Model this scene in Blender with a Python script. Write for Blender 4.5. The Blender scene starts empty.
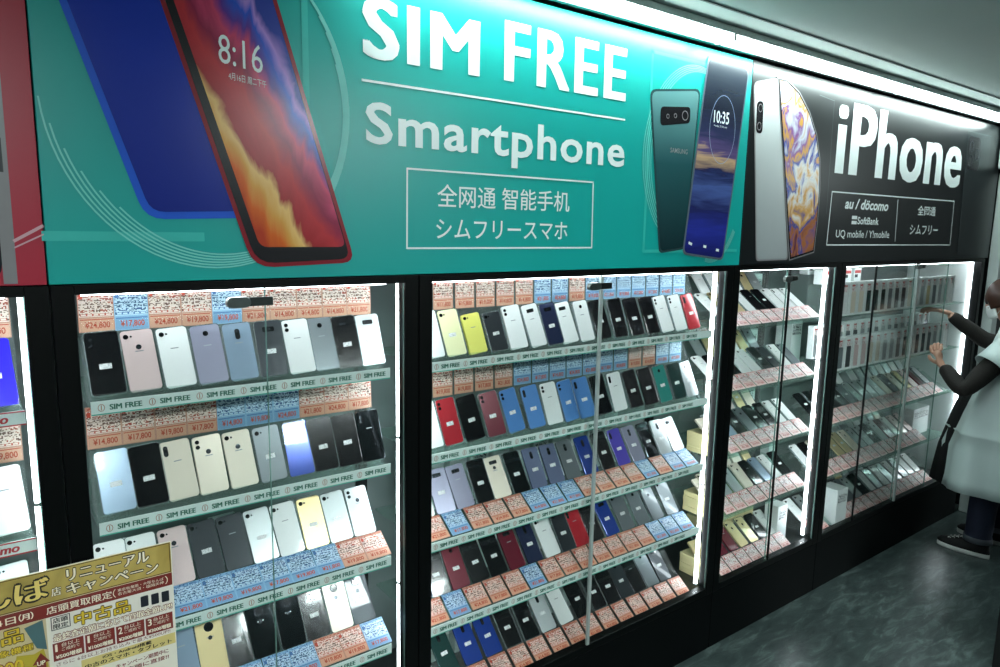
import bpy, bmesh, math, random
from mathutils import Vector, Matrix
R = random.Random(7)
C = bpy.context.scene.collection
SC = bpy.context.scene
PI = math.pi

# ------------------------------------------------------------------ materials
def lin(h):
    h = h.lstrip('#')
    o = []
    for i in (0, 2, 4):
        c = int(h[i:i+2], 16) / 255
        o.append(c / 12.92 if c <= .04045 else ((c + .055) / 1.055) ** 2.4)
    return (*o, 1)
MATS = {}
def nt_new(name):
    m = bpy.data.materials.new(name); m.use_nodes = True
    nt = m.node_tree; nt.nodes.clear()
    out = nt.nodes.new('ShaderNodeOutputMaterial')
    return m, nt, out
def N(nt, kind, **kw):
    n = nt.nodes.new(kind)
    for k, v in kw.items():
        if k.startswith('i_'):
            n.inputs[k[2:].replace('_', ' ')].default_value = v
        else: setattr(n, k, v)
    return n
def mat(name, col, rough=.5, metal=0, var=.06, scale=30, coat=0, bump=0, emit=None, estr=0, spec=.5):
    if name in MATS: return MATS[name]
    m, nt, out = nt_new(name)
    b = N(nt, 'ShaderNodeBsdfPrincipled')
    b.inputs['Roughness'].default_value = rough
    b.inputs['Metallic'].default_value = metal
    b.inputs['Coat Weight'].default_value = coat
    b.inputs['Specular IOR Level'].default_value = spec
    c = lin(col)
    tc = N(nt, 'ShaderNodeTexCoord')
    no = N(nt, 'ShaderNodeTexNoise'); no.inputs['Scale'].default_value = scale; no.inputs['Detail'].default_value = 3
    nt.links.new(tc.outputs['Object'], no.inputs['Vector'])
    mx = N(nt, 'ShaderNodeMix', data_type='RGBA')
    mx.inputs[6].default_value = tuple(x * (1 - var) for x in c[:3]) + (1,)
    mx.inputs[7].default_value = tuple(min(1, x * (1 + var)) for x in c[:3]) + (1,)
    nt.links.new(no.outputs['Fac'], mx.inputs[0])
    nt.links.new(mx.outputs[2], b.inputs['Base Color'])
    if bump:
        bp = N(nt, 'ShaderNodeBump'); bp.inputs['Strength'].default_value = bump; bp.inputs['Distance'].default_value = .01
        nt.links.new(no.outputs['Fac'], bp.inputs['Height']); nt.links.new(bp.outputs[0], b.inputs['Normal'])
    if emit:
        b.inputs['Emission Color'].default_value = lin(emit); b.inputs['Emission Strength'].default_value = estr
    nt.links.new(b.outputs[0], out.inputs[0])
    MATS[name] = m
    return m
def grazing(nt, p=4):
    lw = N(nt, 'ShaderNodeLayerWeight'); lw.inputs[0].default_value = .5
    pw = N(nt, 'ShaderNodeMath', operation='POWER'); pw.inputs[1].default_value = p
    nt.links.new(lw.outputs['Facing'], pw.inputs[0]); return pw.outputs[0]
def clear(name, col, amount, rough=.05):
    """thin clear plastic or glass: part passes straight through, part reflects"""
    if name in MATS: return MATS[name]
    m, nt, out = nt_new(name)
    tr = N(nt, 'ShaderNodeBsdfTransparent'); tr.inputs[0].default_value = lin(col)
    gl = N(nt, 'ShaderNodeBsdfPrincipled'); gl.inputs['Base Color'].default_value = lin(col)
    gl.inputs['Roughness'].default_value = rough
    mx = N(nt, 'ShaderNodeMixShader')
    ma = N(nt, 'ShaderNodeMath', operation='MULTIPLY_ADD', use_clamp=True)
    ma.inputs[1].default_value = .25; ma.inputs[2].default_value = amount * (1 if rough > .1 else .8)
    nt.links.new(grazing(nt), ma.inputs[0]); nt.links.new(ma.outputs[0], mx.inputs[0])
    nt.links.new(tr.outputs[0], mx.inputs[1]); nt.links.new(gl.outputs[0], mx.inputs[2])
    nt.links.new(mx.outputs[0], out.inputs[0]); MATS[name] = m
    return m
def pane_mat():
    if 'glass' in MATS: return MATS['glass']
    m, nt, out = nt_new('glass')
    tr = N(nt, 'ShaderNodeBsdfTransparent'); tr.inputs[0].default_value = (.978, .987, .985, 1)
    gl = N(nt, 'ShaderNodeBsdfGlossy'); gl.inputs['Roughness'].default_value = .02
    fr = N(nt, 'ShaderNodeMath', operation='MULTIPLY_ADD'); fr.inputs[1].default_value = .4; fr.inputs[2].default_value = .02
    nt.links.new(grazing(nt), fr.inputs[0])
    mx = N(nt, 'ShaderNodeMixShader')
    nt.links.new(fr.outputs[0], mx.inputs[0]); nt.links.new(tr.outputs[0], mx.inputs[1]); nt.links.new(gl.outputs[0], mx.inputs[2])
    nt.links.new(mx.outputs[0], out.inputs[0]); MATS['glass'] = m
    return m
def emis(name, col, s):
    if name in MATS: return MATS[name]
    m, nt, out = nt_new(name)
    e = N(nt, 'ShaderNodeEmission'); e.inputs[0].default_value = lin(col); e.inputs[1].default_value = s
    nt.links.new(e.outputs[0], out.inputs[0]); MATS[name] = m
    return m
def print_mat(name, paper, ink, ink2, cx=34, cy=46, dens=.55):
    """dense small print: rows of random ink cells on paper"""
    if name in MATS: return MATS[name]
    m, nt, out = nt_new(name)
    uv = N(nt, 'ShaderNodeTexCoord'); sp = N(nt, 'ShaderNodeSeparateXYZ')
    nt.links.new(uv.outputs['UV'], sp.inputs[0])
    oi = N(nt, 'ShaderNodeObjectInfo')
    def fl(sock, k):
        a = N(nt, 'ShaderNodeMath', operation='MULTIPLY'); a.inputs[1].default_value = k; nt.links.new(sock, a.inputs[0])
        f = N(nt, 'ShaderNodeMath', operation='FLOOR'); nt.links.new(a.outputs[0], f.inputs[0]); return f.outputs[0], a.outputs[0]
    fx, _ = fl(sp.outputs[0], cx); fy, ay = fl(sp.outputs[1], cy)
    cb = N(nt, 'ShaderNodeCombineXYZ'); nt.links.new(fx, cb.inputs[0]); nt.links.new(fy, cb.inputs[1]); nt.links.new(oi.outputs['Random'], cb.inputs[2])
    wn = N(nt, 'ShaderNodeTexWhiteNoise'); wn.noise_dimensions = '3D'; nt.links.new(cb.outputs[0], wn.inputs[0])
    th = N(nt, 'ShaderNodeMath', operation='GREATER_THAN'); th.inputs[1].default_value = 1 - dens; nt.links.new(wn.outputs['Value'], th.inputs[0])
    # coarser blocks of the second ink
    gx, _ = fl(sp.outputs[0], cx / 5); gy, _ = fl(sp.outputs[1], cy / 4)
    cb2 = N(nt, 'ShaderNodeCombineXYZ'); nt.links.new(gx, cb2.inputs[0]); nt.links.new(gy, cb2.inputs[1]); cb2.inputs[2].default_value = 4.2
    wn2 = N(nt, 'ShaderNodeTexWhiteNoise'); wn2.noise_dimensions = '3D'; nt.links.new(cb2.outputs[0], wn2.inputs[0])
    th2 = N(nt, 'ShaderNodeMath', operation='GREATER_THAN'); th2.inputs[1].default_value = .68; nt.links.new(wn2.outputs['Value'], th2.inputs[0])
    inkm = N(nt, 'ShaderNodeMix', data_type='RGBA'); inkm.inputs[6].default_value = lin(ink); inkm.inputs[7].default_value = lin(ink2)
    nt.links.new(th2.outputs[0], inkm.inputs[0])
    # leading between the lines
    fr = N(nt, 'ShaderNodeMath', operation='FRACT'); a2 = N(nt, 'ShaderNodeMath', operation='MULTIPLY'); a2.inputs[1].default_value = cy / 4
    nt.links.new(sp.outputs[1], a2.inputs[0]); nt.links.new(a2.outputs[0], fr.inputs[0])
    gt = N(nt, 'ShaderNodeMath', operation='GREATER_THAN'); gt.inputs[1].default_value = .22; nt.links.new(fr.outputs[0], gt.inputs[0])
    mu = N(nt, 'ShaderNodeMath', operation='MULTIPLY'); nt.links.new(th.outputs[0], mu.inputs[0]); nt.links.new(gt.outputs[0], mu.inputs[1])
    mx = N(nt, 'ShaderNodeMix', data_type='RGBA'); mx.inputs[6].default_value = lin(paper)
    nt.links.new(mu.outputs[0], mx.inputs[0]); nt.links.new(inkm.outputs[2], mx.inputs[7])
    b = N(nt, 'ShaderNodeBsdfPrincipled'); b.inputs['Roughness'].default_value = .4
    nt.links.new(mx.outputs[2], b.inputs['Base Color']); nt.links.new(b.outputs[0], out.inputs[0])
    MATS[name] = m
    return m
def art_mat(name, dirx, dirz, x0, z0, stops, off=0, noise=.12, nscale=6, stretch=(1, 1), rot=0, rough=.25):
    """printed wallpaper: colour bands running across the board, bent by noise"""
    m, nt, out = nt_new(name)
    tc = N(nt, 'ShaderNodeTexCoord')
    mp = N(nt, 'ShaderNodeMapping'); mp.inputs['Rotation'].default_value = (0, rot, 0); mp.inputs['Scale'].default_value = (stretch[0], 1, stretch[1])
    nt.links.new(tc.outputs['Object'], mp.inputs[0])
    no = N(nt, 'ShaderNodeTexNoise'); no.inputs['Scale'].default_value = nscale; no.inputs['Detail'].default_value = 4; no.inputs['Distortion'].default_value = 1.2
    nt.links.new(mp.outputs[0], no.inputs['Vector'])
    dp = N(nt, 'ShaderNodeVectorMath', operation='DOT_PRODUCT')
    sb = N(nt, 'ShaderNodeVectorMath', operation='SUBTRACT'); sb.inputs[1].default_value = (x0, 0, z0)
    nt.links.new(tc.outputs['Object'], sb.inputs[0]); nt.links.new(sb.outputs[0], dp.inputs[0]); dp.inputs[1].default_value = (dirx, 0, dirz)
    a = N(nt, 'ShaderNodeMath', operation='MULTIPLY_ADD'); a.inputs[1].default_value = noise * 2; nt.links.new(no.outputs['Fac'], a.inputs[0]); nt.links.new(dp.outputs['Value'], a.inputs[2])
    a2 = N(nt, 'ShaderNodeMath', operation='ADD'); a2.inputs[1].default_value = off - noise; nt.links.new(a.outputs[0], a2.inputs[0])
    cr = N(nt, 'ShaderNodeValToRGB'); e = cr.color_ramp.elements
    while len(e) > 1: e.remove(e[0])
    e[0].position = stops[0][0]; e[0].color = lin(stops[0][1])
    for p, c in stops[1:]:
        q = e.new(p); q.color = lin(c)
    nt.links.new(a2.outputs[0], cr.inputs[0])
    b = N(nt, 'ShaderNodeBsdfPrincipled'); b.inputs['Roughness'].default_value = rough
    nt.links.new(cr.outputs[0], b.inputs['Base Color']); nt.links.new(b.outputs[0], out.inputs[0])
    return m

# ------------------------------------------------------------------ mesh helpers
def obj(name, me, parent=None, mats=None, loc=None):
    if isinstance(me, bmesh.types.BMesh):
        bm = me; me = bpy.data.meshes.new(name); bm.normal_update(); bm.to_mesh(me); bm.free()
    if mats is not None:
        if len(me.materials): me.materials.clear()
        for m in (mats if isinstance(mats, (list, tuple)) else [mats]): me.materials.append(m)
    o = bpy.data.objects.new(name, me); C.objects.link(o)
    if parent: o.parent = parent
    if loc: o.location = loc
    return o
def tag(o, label=None, cat=None, group=None, kind=None):
    if label:
        assert 4 <= len(label.replace('-', ' ').split()) <= 17, label
        o['label'] = label
    if cat: o['category'] = cat
    if group: o['group'] = group
    if kind: o['kind'] = kind
    return o
def box(bm, x0, x1, y0, y1, z0, z1, mi=0, bevel=0):
    vs = [bm.verts.new((x, y, z)) for x in (x0, x1) for y in (y0, y1) for z in (z0, z1)]
    fs = []
    for q in ((0, 1, 3, 2), (4, 6, 7, 5), (0, 4, 5, 1), (2, 3, 7, 6), (0, 2, 6, 4), (1, 5, 7, 3)):
        f = bm.faces.new([vs[i] for i in q]); f.material_index = mi; fs.append(f)
    bmesh.ops.recalc_face_normals(bm, faces=fs)
    if bevel:
        ed = list({e for f in fs for e in f.edges})
        r = bmesh.ops.bevel(bm, geom=ed, offset=bevel, segments=2, affect='EDGES', profile=.5)
        for f in r['faces']: f.material_index = mi
    return fs
def boxm(*a, bevel=0):
    bm = bmesh.new(); box(bm, *a, bevel=bevel); return bm
def rrect(w, h, r, n=4, x=0, z=0):
    pts = []
    for cx, cz, a0 in ((w/2 - r, h/2 - r, 0), (-w/2 + r, h/2 - r, 90), (-w/2 + r, -h/2 + r, 180), (w/2 - r, -h/2 + r, 270)):
        for i in range(n + 1):
            a = math.radians(a0 + 90 * i / n); pts.append((x + cx + r * math.cos(a), z + cz + r * math.sin(a)))
    return pts
def circ(r, n=16, x=0, z=0):
    return [(x + r * math.cos(2 * PI * i / n), z + r * math.sin(2 * PI * i / n)) for i in range(n)]
def prism(bm, pts, y0, y1, mi=0, bev=0):
    """outline in XZ, front face at y0 (towards the viewer), back at y1"""
    A = [bm.verts.new((x, y0, z)) for x, z in pts]; B = [bm.verts.new((x, y1, z)) for x, z in pts]
    fs = [bm.faces.new(A), bm.faces.new(B[::-1])]
    n = len(pts)
    for i in range(n): fs.append(bm.faces.new((A[i], B[i], B[(i+1) % n], A[(i+1) % n])))
    for f in fs: f.material_index = mi
    bmesh.ops.recalc_face_normals(bm, faces=fs)
    if bev:
        ed = list(fs[0].edges)
        r = bmesh.ops.bevel(bm, geom=ed, offset=bev, segments=2, affect='EDGES', profile=.5)
        for f in r['faces']: f.material_index = mi
    return fs
def prismm(pts, y0, y1, bev=0):
    bm = bmesh.new(); prism(bm, pts, y0, y1, 0, bev); return bm
def ring(bm, out, inn, y0, y1, mi=0):
    n = len(out)
    V = [[bm.verts.new((x, y, z)) for x, z in P] for P, y in ((out, y0), (inn, y0), (inn, y1), (out, y1))]
    for k in range(4):
        a, b = V[k], V[(k+1) % 4]
        for i in range(n):
            f = bm.faces.new((a[i], a[(i+1) % n], b[(i+1) % n], b[i])); f.material_index = mi
def cyl(bm, p0, p1, r, n=12, mi=0, r2=None):
    p0, p1 = Vector(p0), Vector(p1); d = (p1 - p0); L = d.length
    M = Matrix.Translation((p0 + p1) / 2) @ d.to_track_quat('Z', 'Y').to_matrix().to_4x4()
    res = bmesh.ops.create_cone(bm, cap_ends=True, segments=n, radius1=r, radius2=r if r2 is None else r2, depth=L, matrix=M)
    for v in res['verts']:
        for f in v.link_faces: f.material_index = mi
def smooth(o):
    for p in o.data.polygons: p.use_smooth = True
    return o
FONTCACHE = {}
def text_mesh(s, w=None, h=None, bold=0.0, depth=.0006, space=1.0, shear=0):
    """text lying in the XZ plane, lower-left corner at the origin, scaled to w x h"""
    key = (s, bold, space, shear)
    if key not in FONTCACHE:
        cu = bpy.data.curves.new('txt', 'FONT'); cu.body = s; cu.size = 1; cu.offset = bold; cu.resolution_u = 3
        cu.space_character = space; cu.shear = shear; cu.fill_mode = 'FRONT'
        o = bpy.data.objects.new('txt', cu); C.objects.link(o)
        dg = bpy.context.evaluated_depsgraph_get(); dg.update()
        me = bpy.data.meshes.new_from_object(o.evaluated_get(dg))
        FONTCACHE[key] = ([v.co[:] for v in me.vertices], [tuple(p.vertices) for p in me.polygons])
        bpy.data.objects.remove(o); bpy.data.curves.remove(cu); bpy.data.meshes.remove(me)
    vs, fs = FONTCACHE[key]
    x0 = min(v[0] for v in vs); x1 = max(v[0] for v in vs); y0 = min(v[1] for v in vs); y1 = max(v[1] for v in vs)
    sx = w / (x1 - x0) if w else None; sy = h / (y1 - y0) if h else None
    sx = sx or sy; sy = sy or sx
    return [((v[0] - x0) * sx, (v[1] - y0) * sy) for v in vs], fs
def add_text(bm, s, x, z, w, h, y, mi=0, bold=0.0, space=1.0, slope=0, shear=0, fat=0):
    if fat:
        k = 0
        for dx in (0, .25, .5, .75, 1):
            for dz in (0, 1):
                add_text(bm, s, x + dx * fat, z + dz * fat * .35, w - fat, h - fat * .35, y - .00006 * k, mi, bold, space, slope, shear); k += 1
        return
    vs, fs = text_mesh(s, w, h, bold, space=space, shear=shear)
    V = [bm.verts.new((x + a, y, z + b + slope * a)) for a, b in vs]
    for f in fs:
        try: q = bm.faces.new([V[i] for i in f]); q.material_index = mi
        except ValueError: pass
def text_obj(name, parts, y, parent, m):
    bm = bmesh.new()
    for p in parts: add_text(bm, *p[:5], y, **(p[5] if len(p) > 5 else {}))
    bm.normal_update()
    for f in bm.faces:
        if f.normal.y > 0: f.normal_flip()
    return obj(name, bm, parent, m)
def skin_mesh(name, verts, edges, radii, parent=None, m=None, sub=2, root=0):
    bm = bmesh.new(); L = bm.verts.layers.skin.verify()
    V = [bm.verts.new(v) for v in verts]
    for i, v in enumerate(V):
        r = radii[i]; v[L].radius = r if isinstance(r, tuple) else (r, r); v[L].use_root = (i == root)
    for a, b in edges: bm.edges.new((V[a], V[b]))
    o = obj(name, bm)
    s = o.modifiers.new('skin', 'SKIN'); s.use_smooth_shade = True; s.branch_smoothing = .6
    u = o.modifiers.new('sub', 'SUBSURF'); u.levels = sub; u.render_levels = sub
    dg = bpy.context.evaluated_depsgraph_get(); dg.update()
    me = bpy.data.meshes.new_from_object(o.evaluated_get(dg))
    bpy.data.objects.remove(o)
    return smooth(obj(name, me, parent, m))
def loft(rings, closed_ends=(False, False), mi=0, bm=None):
    bm = bm or bmesh.new()
    V = [[bm.verts.new(p) for p in r] for r in rings]
    n = len(rings[0])
    for a, b in zip(V, V[1:]):
        for i in range(n):
            f = bm.faces.new((a[i], a[(i+1) % n], b[(i+1) % n], b[i])); f.material_index = mi; f.smooth = True
    if closed_ends[0]: bm.faces.new(V[0][::-1])
    if closed_ends[1]: bm.faces.new(V[-1])
    return bm
def ell(cx, cy, z, rx, ry, n=32, rot=0, wob=0, k=5, ph=0, tilt=0):
    P = []
    for i in range(n):
        a = 2 * PI * i / n
        s = 1 + wob * math.sin(k * a + ph)
        x, y = rx * s * math.cos(a), ry * s * math.sin(a)
        P.append((cx + x * math.cos(rot) - y * math.sin(rot), cy + x * math.sin(rot) + y * math.cos(rot), z + tilt * y))
    return P

# ------------------------------------------------------------------ shared materials
M_BLACK = mat('black_powder_coat', '#030505', .4, 0, .2, 60, spec=.16)
M_PLINTH = mat('black_laminate', '#040607', .5, 0, .25, 8, spec=.12)
M_GREYW = mat('cool_grey_back_panel', '#5f6b69', .5, 0, .2, 6)
M_WHITE = mat('white_laminate', '#e4ebe9', .45, 0, .02, 10)
M_TUBE = emis('light_tube_glow', '#eefaff', 6.5)
M_LED = emis('lit_diffuser', '#e6fbf8', 13)
M_STEEL = mat('brushed_steel', '#7d8583', .3, 1, .1, 80)
M_DSTEEL = mat('dark_steel', '#4a4f4e', .35, 1, .1, 80)
M_ACRYL = clear('clear_acrylic', '#f1f8f6', .045)
M_CASE = clear('clear_phone_case', '#dde6e6', .3)
M_SHELF = clear('green_edge_shelf_glass', '#e2f0eb', .07)
M_PANE = pane_mat()
M_STRIP = mat('white_strip', '#d9e8e3', .4, 0, .02)
M_GREENINK = mat('green_ink', '#2c6b58', .5)
M_TEALLINE = mat('teal_print', '#4fb09c', .5)
M_REDINK = mat('red_ink', '#b3343c', .5)
M_BROWNINK = mat('brown_ink', '#a87a62', .5)

# ------------------------------------------------------------------ room shell
def structure(name, bm, m):
    return tag(obj(name, bm, None, m), kind='structure')
fm, nt, out = nt_new('dark_slate_vinyl')
tc = N(nt, 'ShaderNodeTexCoord'); mp = N(nt, 'ShaderNodeMapping'); mp.inputs['Scale'].default_value = (1.2, 4.2, 1); mp.inputs['Rotation'].default_value = (0, 0, .75)
n1 = N(nt, 'ShaderNodeTexNoise'); n1.inputs['Scale'].default_value = 5.5; n1.inputs['Detail'].default_value = 9; n1.inputs['Roughness'].default_value = .68; n1.inputs['Distortion'].default_value = .8
n2 = N(nt, 'ShaderNodeTexNoise'); n2.inputs['Scale'].default_value = 1.7; n2.inputs['Detail'].default_value = 4
cr = N(nt, 'ShaderNodeValToRGB'); cr.color_ramp.elements[0].position = .3; cr.color_ramp.elements[0].color = lin('#222b2b')
cr.color_ramp.elements[1].position = .75; cr.color_ramp.elements[1].color = lin('#5c6a67')
e = cr.color_ramp.elements.new(.52); e.color = lin('#343f3e')
mxn = N(nt, 'ShaderNodeMath', operation='MULTIPLY_ADD'); mxn.inputs[1].default_value = .35
b = N(nt, 'ShaderNodeBsdfPrincipled'); b.inputs['Roughness'].default_value = .3
sb = N(nt, 'ShaderNodeMath', operation='SUBTRACT'); sb.inputs[1].default_value = .17
bp = N(nt, 'ShaderNodeBump'); bp.inputs['Strength'].default_value = .25; bp.inputs['Distance'].default_value = .004
nt.links.new(tc.outputs['Object'], mp.inputs[0]); nt.links.new(mp.outputs[0], n1.inputs['Vector']); nt.links.new(tc.outputs['Object'], n2.inputs['Vector'])
nt.links.new(n2.outputs['Fac'], mxn.inputs[0]); nt.links.new(n1.outputs['Fac'], mxn.inputs[2]); nt.links.new(mxn.outputs[0], sb.inputs[0])
nt.links.new(sb.outputs[0], cr.inputs[0]); nt.links.new(cr.outputs[0], b.inputs['Base Color'])
nt.links.new(n1.outputs['Fac'], bp.inputs['Height']); nt.links.new(bp.outputs[0], b.inputs['Normal']); nt.links.new(b.outputs[0], out.inputs[0])
structure('floor', boxm(-2.5, 8.5, -4.5, .6, -.05, 0), fm)

M_CEIL = mat('painted_ceiling', '#a4b2ae', .75, 0, .04, 3)
ceil = structure('ceiling', boxm(-2.5, 8.5, -4.5, .6, 2.515, 2.565), M_CEIL)
M_GROOVE = mat('ceiling_shadow_gap', '#46514f', .7)
structure('trim_1', boxm(-2.5, 6.6, -.236, -.228, 2.5115, 2.515), M_GROOVE)
M_SIDEWALL = mat('dark_wall_paint', '#15191a', .6, 0, .1, 4)
structure('wall_back', boxm(-2.5, 8.5, .5, .6, 0, 2.515), M_SIDEWALL)
structure('wall_left', boxm(-2.6, -2.5, -4.5, .6, 0, 2.515), mat('grey_wall', '#2c3332', .8))
structure('wall_right', boxm(8.5, 8.6, -4.5, .6, 0, 2.515), mat('grey_wall', '#2c3332', .8))
structure('wall_front', boxm(-2.5, 8.5, -4.6, -4.5, 0, 2.515), mat('grey_wall', '#2c3332', .8))
# run of wall past the last case
structure('trim_2', boxm(5.13, 5.7, .0, .5, 0, 2.515), M_SIDEWALL)
structure('pillar', boxm(3.21, 3.9, -1.5, -.785, 0, 2.515, bevel=.003), mat('black_pillar_cladding', '#090c0d', .5, 0, .2, 10))

# ceiling hatch: thin metal frame flush in the ceiling
bm = bmesh.new()
HX, HY, HS = 4.9, -.98, .46
ring(bm, [(HX, HY), (HX + HS, HY), (HX + HS, HY + HS), (HX, HY + HS)], [(HX + .025, HY + .025), (HX + HS - .025, HY + .025), (HX + HS - .025, HY + HS - .025), (HX + .025, HY + HS - .025)], 0, .006)
for v in bm.verts: v.co = (v.co.x, v.co.z, 2.509 + v.co.y)
hatch = tag(obj('ceiling_hatch', bm, None, mat('hatch_frame', '#5f6d6b', .4, .5)), 'square access hatch set flush in the grey ceiling', 'hatch')
obj('hatch_lid', boxm(HX + .028, HX + HS - .028, HY + .028, HY + HS - .028, 2.511, 2.514), hatch, M_CEIL)

# ------------------------------------------------------------------ ceiling luminaire
lum = tag(obj('ceiling_light', boxm(.72, 4.86, -.128, -.052, 2.490, 2.514, bevel=.004), None, mat('luminaire_body', '#cfd9d6', .4)),
          'long white batten light running along the ceiling above the signs', 'light')
prof = [(-.122 + .064 * i / 8, 2.489 - .026 * math.sin(PI * i / 8) ** .6) for i in range(9)]
bm = bmesh.new()
prism(bm, [(y, z) for y, z in prof], .73, 4.85)
for v in bm.verts: v.co = (v.co.y, v.co.x, v.co.z)
bmesh.ops.recalc_face_normals(bm, faces=bm.faces)
obj('diffuser', bm, lum, M_LED)
for x in (2.06, 3.44):
    bm = bmesh.new(); box(bm, x - .006, x + .006, -.13, -.05, 2.466, 2.49)
    obj('joint_clip', bm, lum, mat('clip', '#9aa5a2', .4))
bm = bmesh.new()
box(bm, -2.2, 5.0, -.042, -.024, 2.474, 2.486); box(bm, -2.2, 5.0, -.036, -.03, 2.486, 2.515)
rail = tag(obj('ceiling_rail', bm, None, mat('rail_grey', '#66716f', .4, .6)), 'thin grey metal rail along the ceiling just above the signs', 'rail')

# ------------------------------------------------------------------ wall signs
SY = 0.0
def board(name, x0, x1, z0, z1, m, label):
    return tag(obj(name, boxm(x0, x1, SY, SY + .03, z0, z1, bevel=.0015), None, m), label, 'sign')
def poly(name, pts, y, parent, m, t=.0006):
    return obj(name, prismm(pts, y - t, y), parent, m)
def stroke(bm, pts, w, y, closed=False, mi=0):
    n = len(pts)
    for i in range(n if closed else n - 1):
        a = Vector(pts[i]); b2 = Vector(pts[(i+1) % n]); d = (b2 - a)
        if d.length < 1e-6: continue
        d.normalize(); q = Vector((-d.y, d.x)) * w / 2
        a2, b3 = a - d * w * .3, b2 + d * w * .3
        V = [bm.verts.new((p.x, y, p.y)) for p in (a2 - q, b3 - q, b3 + q, a2 + q)]
        f = bm.faces.new(V); f.material_index = mi
        f.normal_update()
        if f.normal.y > 0: f.normal_flip()
def stroke_obj(name, lists, y, parent, m):
    bm = bmesh.new()
    for pts, w, cl in lists: stroke(bm, pts, w, y, cl)
    return obj(name, bm, parent, m)
def circle_pts(cx, cz, rx, rz, a0=0, a1=360, n=48):
    return [(cx + rx * math.cos(math.radians(a0 + (a1 - a0) * i / n)), cz + rz * math.sin(math.radians(a0 + (a1 - a0) * i / n))) for i in range(n + 1)]
def round_poly(pts, r, n=4):
    """round the corners of a polygon"""
    out = []; k = len(pts)
    for i in range(k):
        p, a, b2 = Vector(pts[i]), Vector(pts[i-1]), Vector(pts[(i+1) % k])
        rr = r[i] if isinstance(r, (list, tuple)) else r
        da, db = (a - p).normalized() * rr, (b2 - p).normalized() * rr
        for j in range(n + 1):
            t = j / n
            q = (p + da) * (1 - t) ** 2 + p * 2 * t * (1 - t) + (p + db) * t ** 2
            out.append((q.x, q.y))
    return out
def inset(pts, d):
    k = len(pts); out = []
    area = sum(pts[i][0] * pts[(i+1) % k][1] - pts[(i+1) % k][0] * pts[i][1] for i in range(k))
    s = 1 if area > 0 else -1
    for i in range(k):
        p, a, b2 = Vector(pts[i]), Vector(pts[i-1]), Vector(pts[(i+1) % k])
        d1 = (p - a).normalized(); d2 = (b2 - p).normalized()
        n1 = Vector((-d1.y, d1.x)) * s; n2 = Vector((-d2.y, d2.x)) * s
        q = (n1 + n2); q = q / max(.3, q.dot(n1))
        out.append((p.x + q.x * d, p.y + q.y * d))
    return out
M_TEAL = mat('teal_sign_print', '#0aa79f', .33, 0, .03, 2)
M_SIGNW = mat('white_sign_print', '#eef6f5', .4, 0, .02)
M_PALE = mat('pale_teal_print', '#35bdb2', .35)
M_PALE2 = mat('light_teal_line_print', '#7fdcd2', .35)
ZB, ZT = 1.676, 2.470
# red sign (mostly outside the frame)
s0 = board('wall_sign', -1.6, -.003, ZB, ZT, mat('crimson_sign_print', '#b01f38', .35, 0, .05, 3), 'crimson shop sign with a printed phone, cut off beside the teal sign')
poly('printed_phone', round_poly([(-.46, 1.60 + .09), (-.075, 1.69), (-.075, 2.44), (-.46, 2.44)], .03), SY - .0002, s0, mat('printed_phone_dark', '#20242c', .25))
poly('printed_frame', [(-.075, 1.68), (-.052, 1.68), (-.052, 2.46), (-.075, 2.46)], SY - .0004, s0, mat('printed_metal', '#8d8a8c', .3))
stroke_obj('printed_buttons', [([(-.064, 1.90), (-.064, 1.96)], .008, False), ([(-.064, 2.02), (-.064, 2.12)], .008, False), ([(-.064, 2.17), (-.064, 2.27)], .008, False)], SY - .0014, s0, mat('ink_dark', '#22262b', .4))
stroke_obj('printed_swirl', [([(-.052, 1.765), (-.003, 1.795)], .006, False), ([(-.052, 1.752), (-.003, 1.778)], .003, False)], SY - .0014, s0, mat('pink_print', '#d7a9b0', .4))
# teal sign
s1 = board('wall_sign', 0.0, 2.362, ZB, ZT, M_TEAL, 'teal shop sign reading SIM FREE Smartphone above the display cases')
text_obj('lettering', [('SIM', .705, 2.228, .36, .150, dict(fat=.016, space=1.12)), ('FREE', 1.152, 2.232, .508, .166, dict(fat=.014, space=1.15))], SY - .0012, s1, M_SIGNW)
text_obj('lettering', [('Smartphone', .711, 1.985, .957, .138, dict(bold=.02, space=1.08))], SY - .0012, s1, M_SIGNW)
text_obj('lettering', [('全网通 智能手机', .927, 1.862, .497, .064, dict(bold=.006))], SY - .0012, s1, M_SIGNW)
text_obj('lettering', [('シムフリースマホ', .924, 1.774, .495, .056, dict(bold=.006))], SY - .0012, s1, M_SIGNW)
stroke_obj('border_line', [([(.703, 2.172), (1.661, 2.173)], .006, False), ([(.831, 1.748), (1.530, 1.748), (1.526, 1.961), (.832, 1.961)], .005, True)], SY - .0012, s1, M_SIGNW)
bm = bmesh.new()
for k in range(6):
    stroke(bm, circle_pts(.335 + .003 * k, 2.08, .33 - .006 * k, .375 - .006 * k, -175 + 8 * k, 50 - 6 * k), .0035, SY - .0012)
for k in range(5):
    stroke(bm, circle_pts(2.03 + .004 * k, 2.07, .27 - .006 * k, .33 - .005 * k, 60, 290), .003, SY - .0012)
    stroke(bm, circle_pts(2.17, 2.02, .19 - .004 * k, .33 - .004 * k, -100, -40), .0025, SY - .0012)
obj('printed_swirl', bm, s1, M_PALE2)
stroke_obj('printed_square', [([(.0, 1.775), (.30, 1.775)], .02, False), ([(.555, 2.10), (.555, 2.46)], .016, False), ([(2.0, 1.735), (1.785, 1.735), (1.785, 2.41), (2.09, 2.41)], .011, False), ([(2.335, 1.735), (2.245, 1.735)], .011, False)], SY - .0009, s1, M_PALE)
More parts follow.
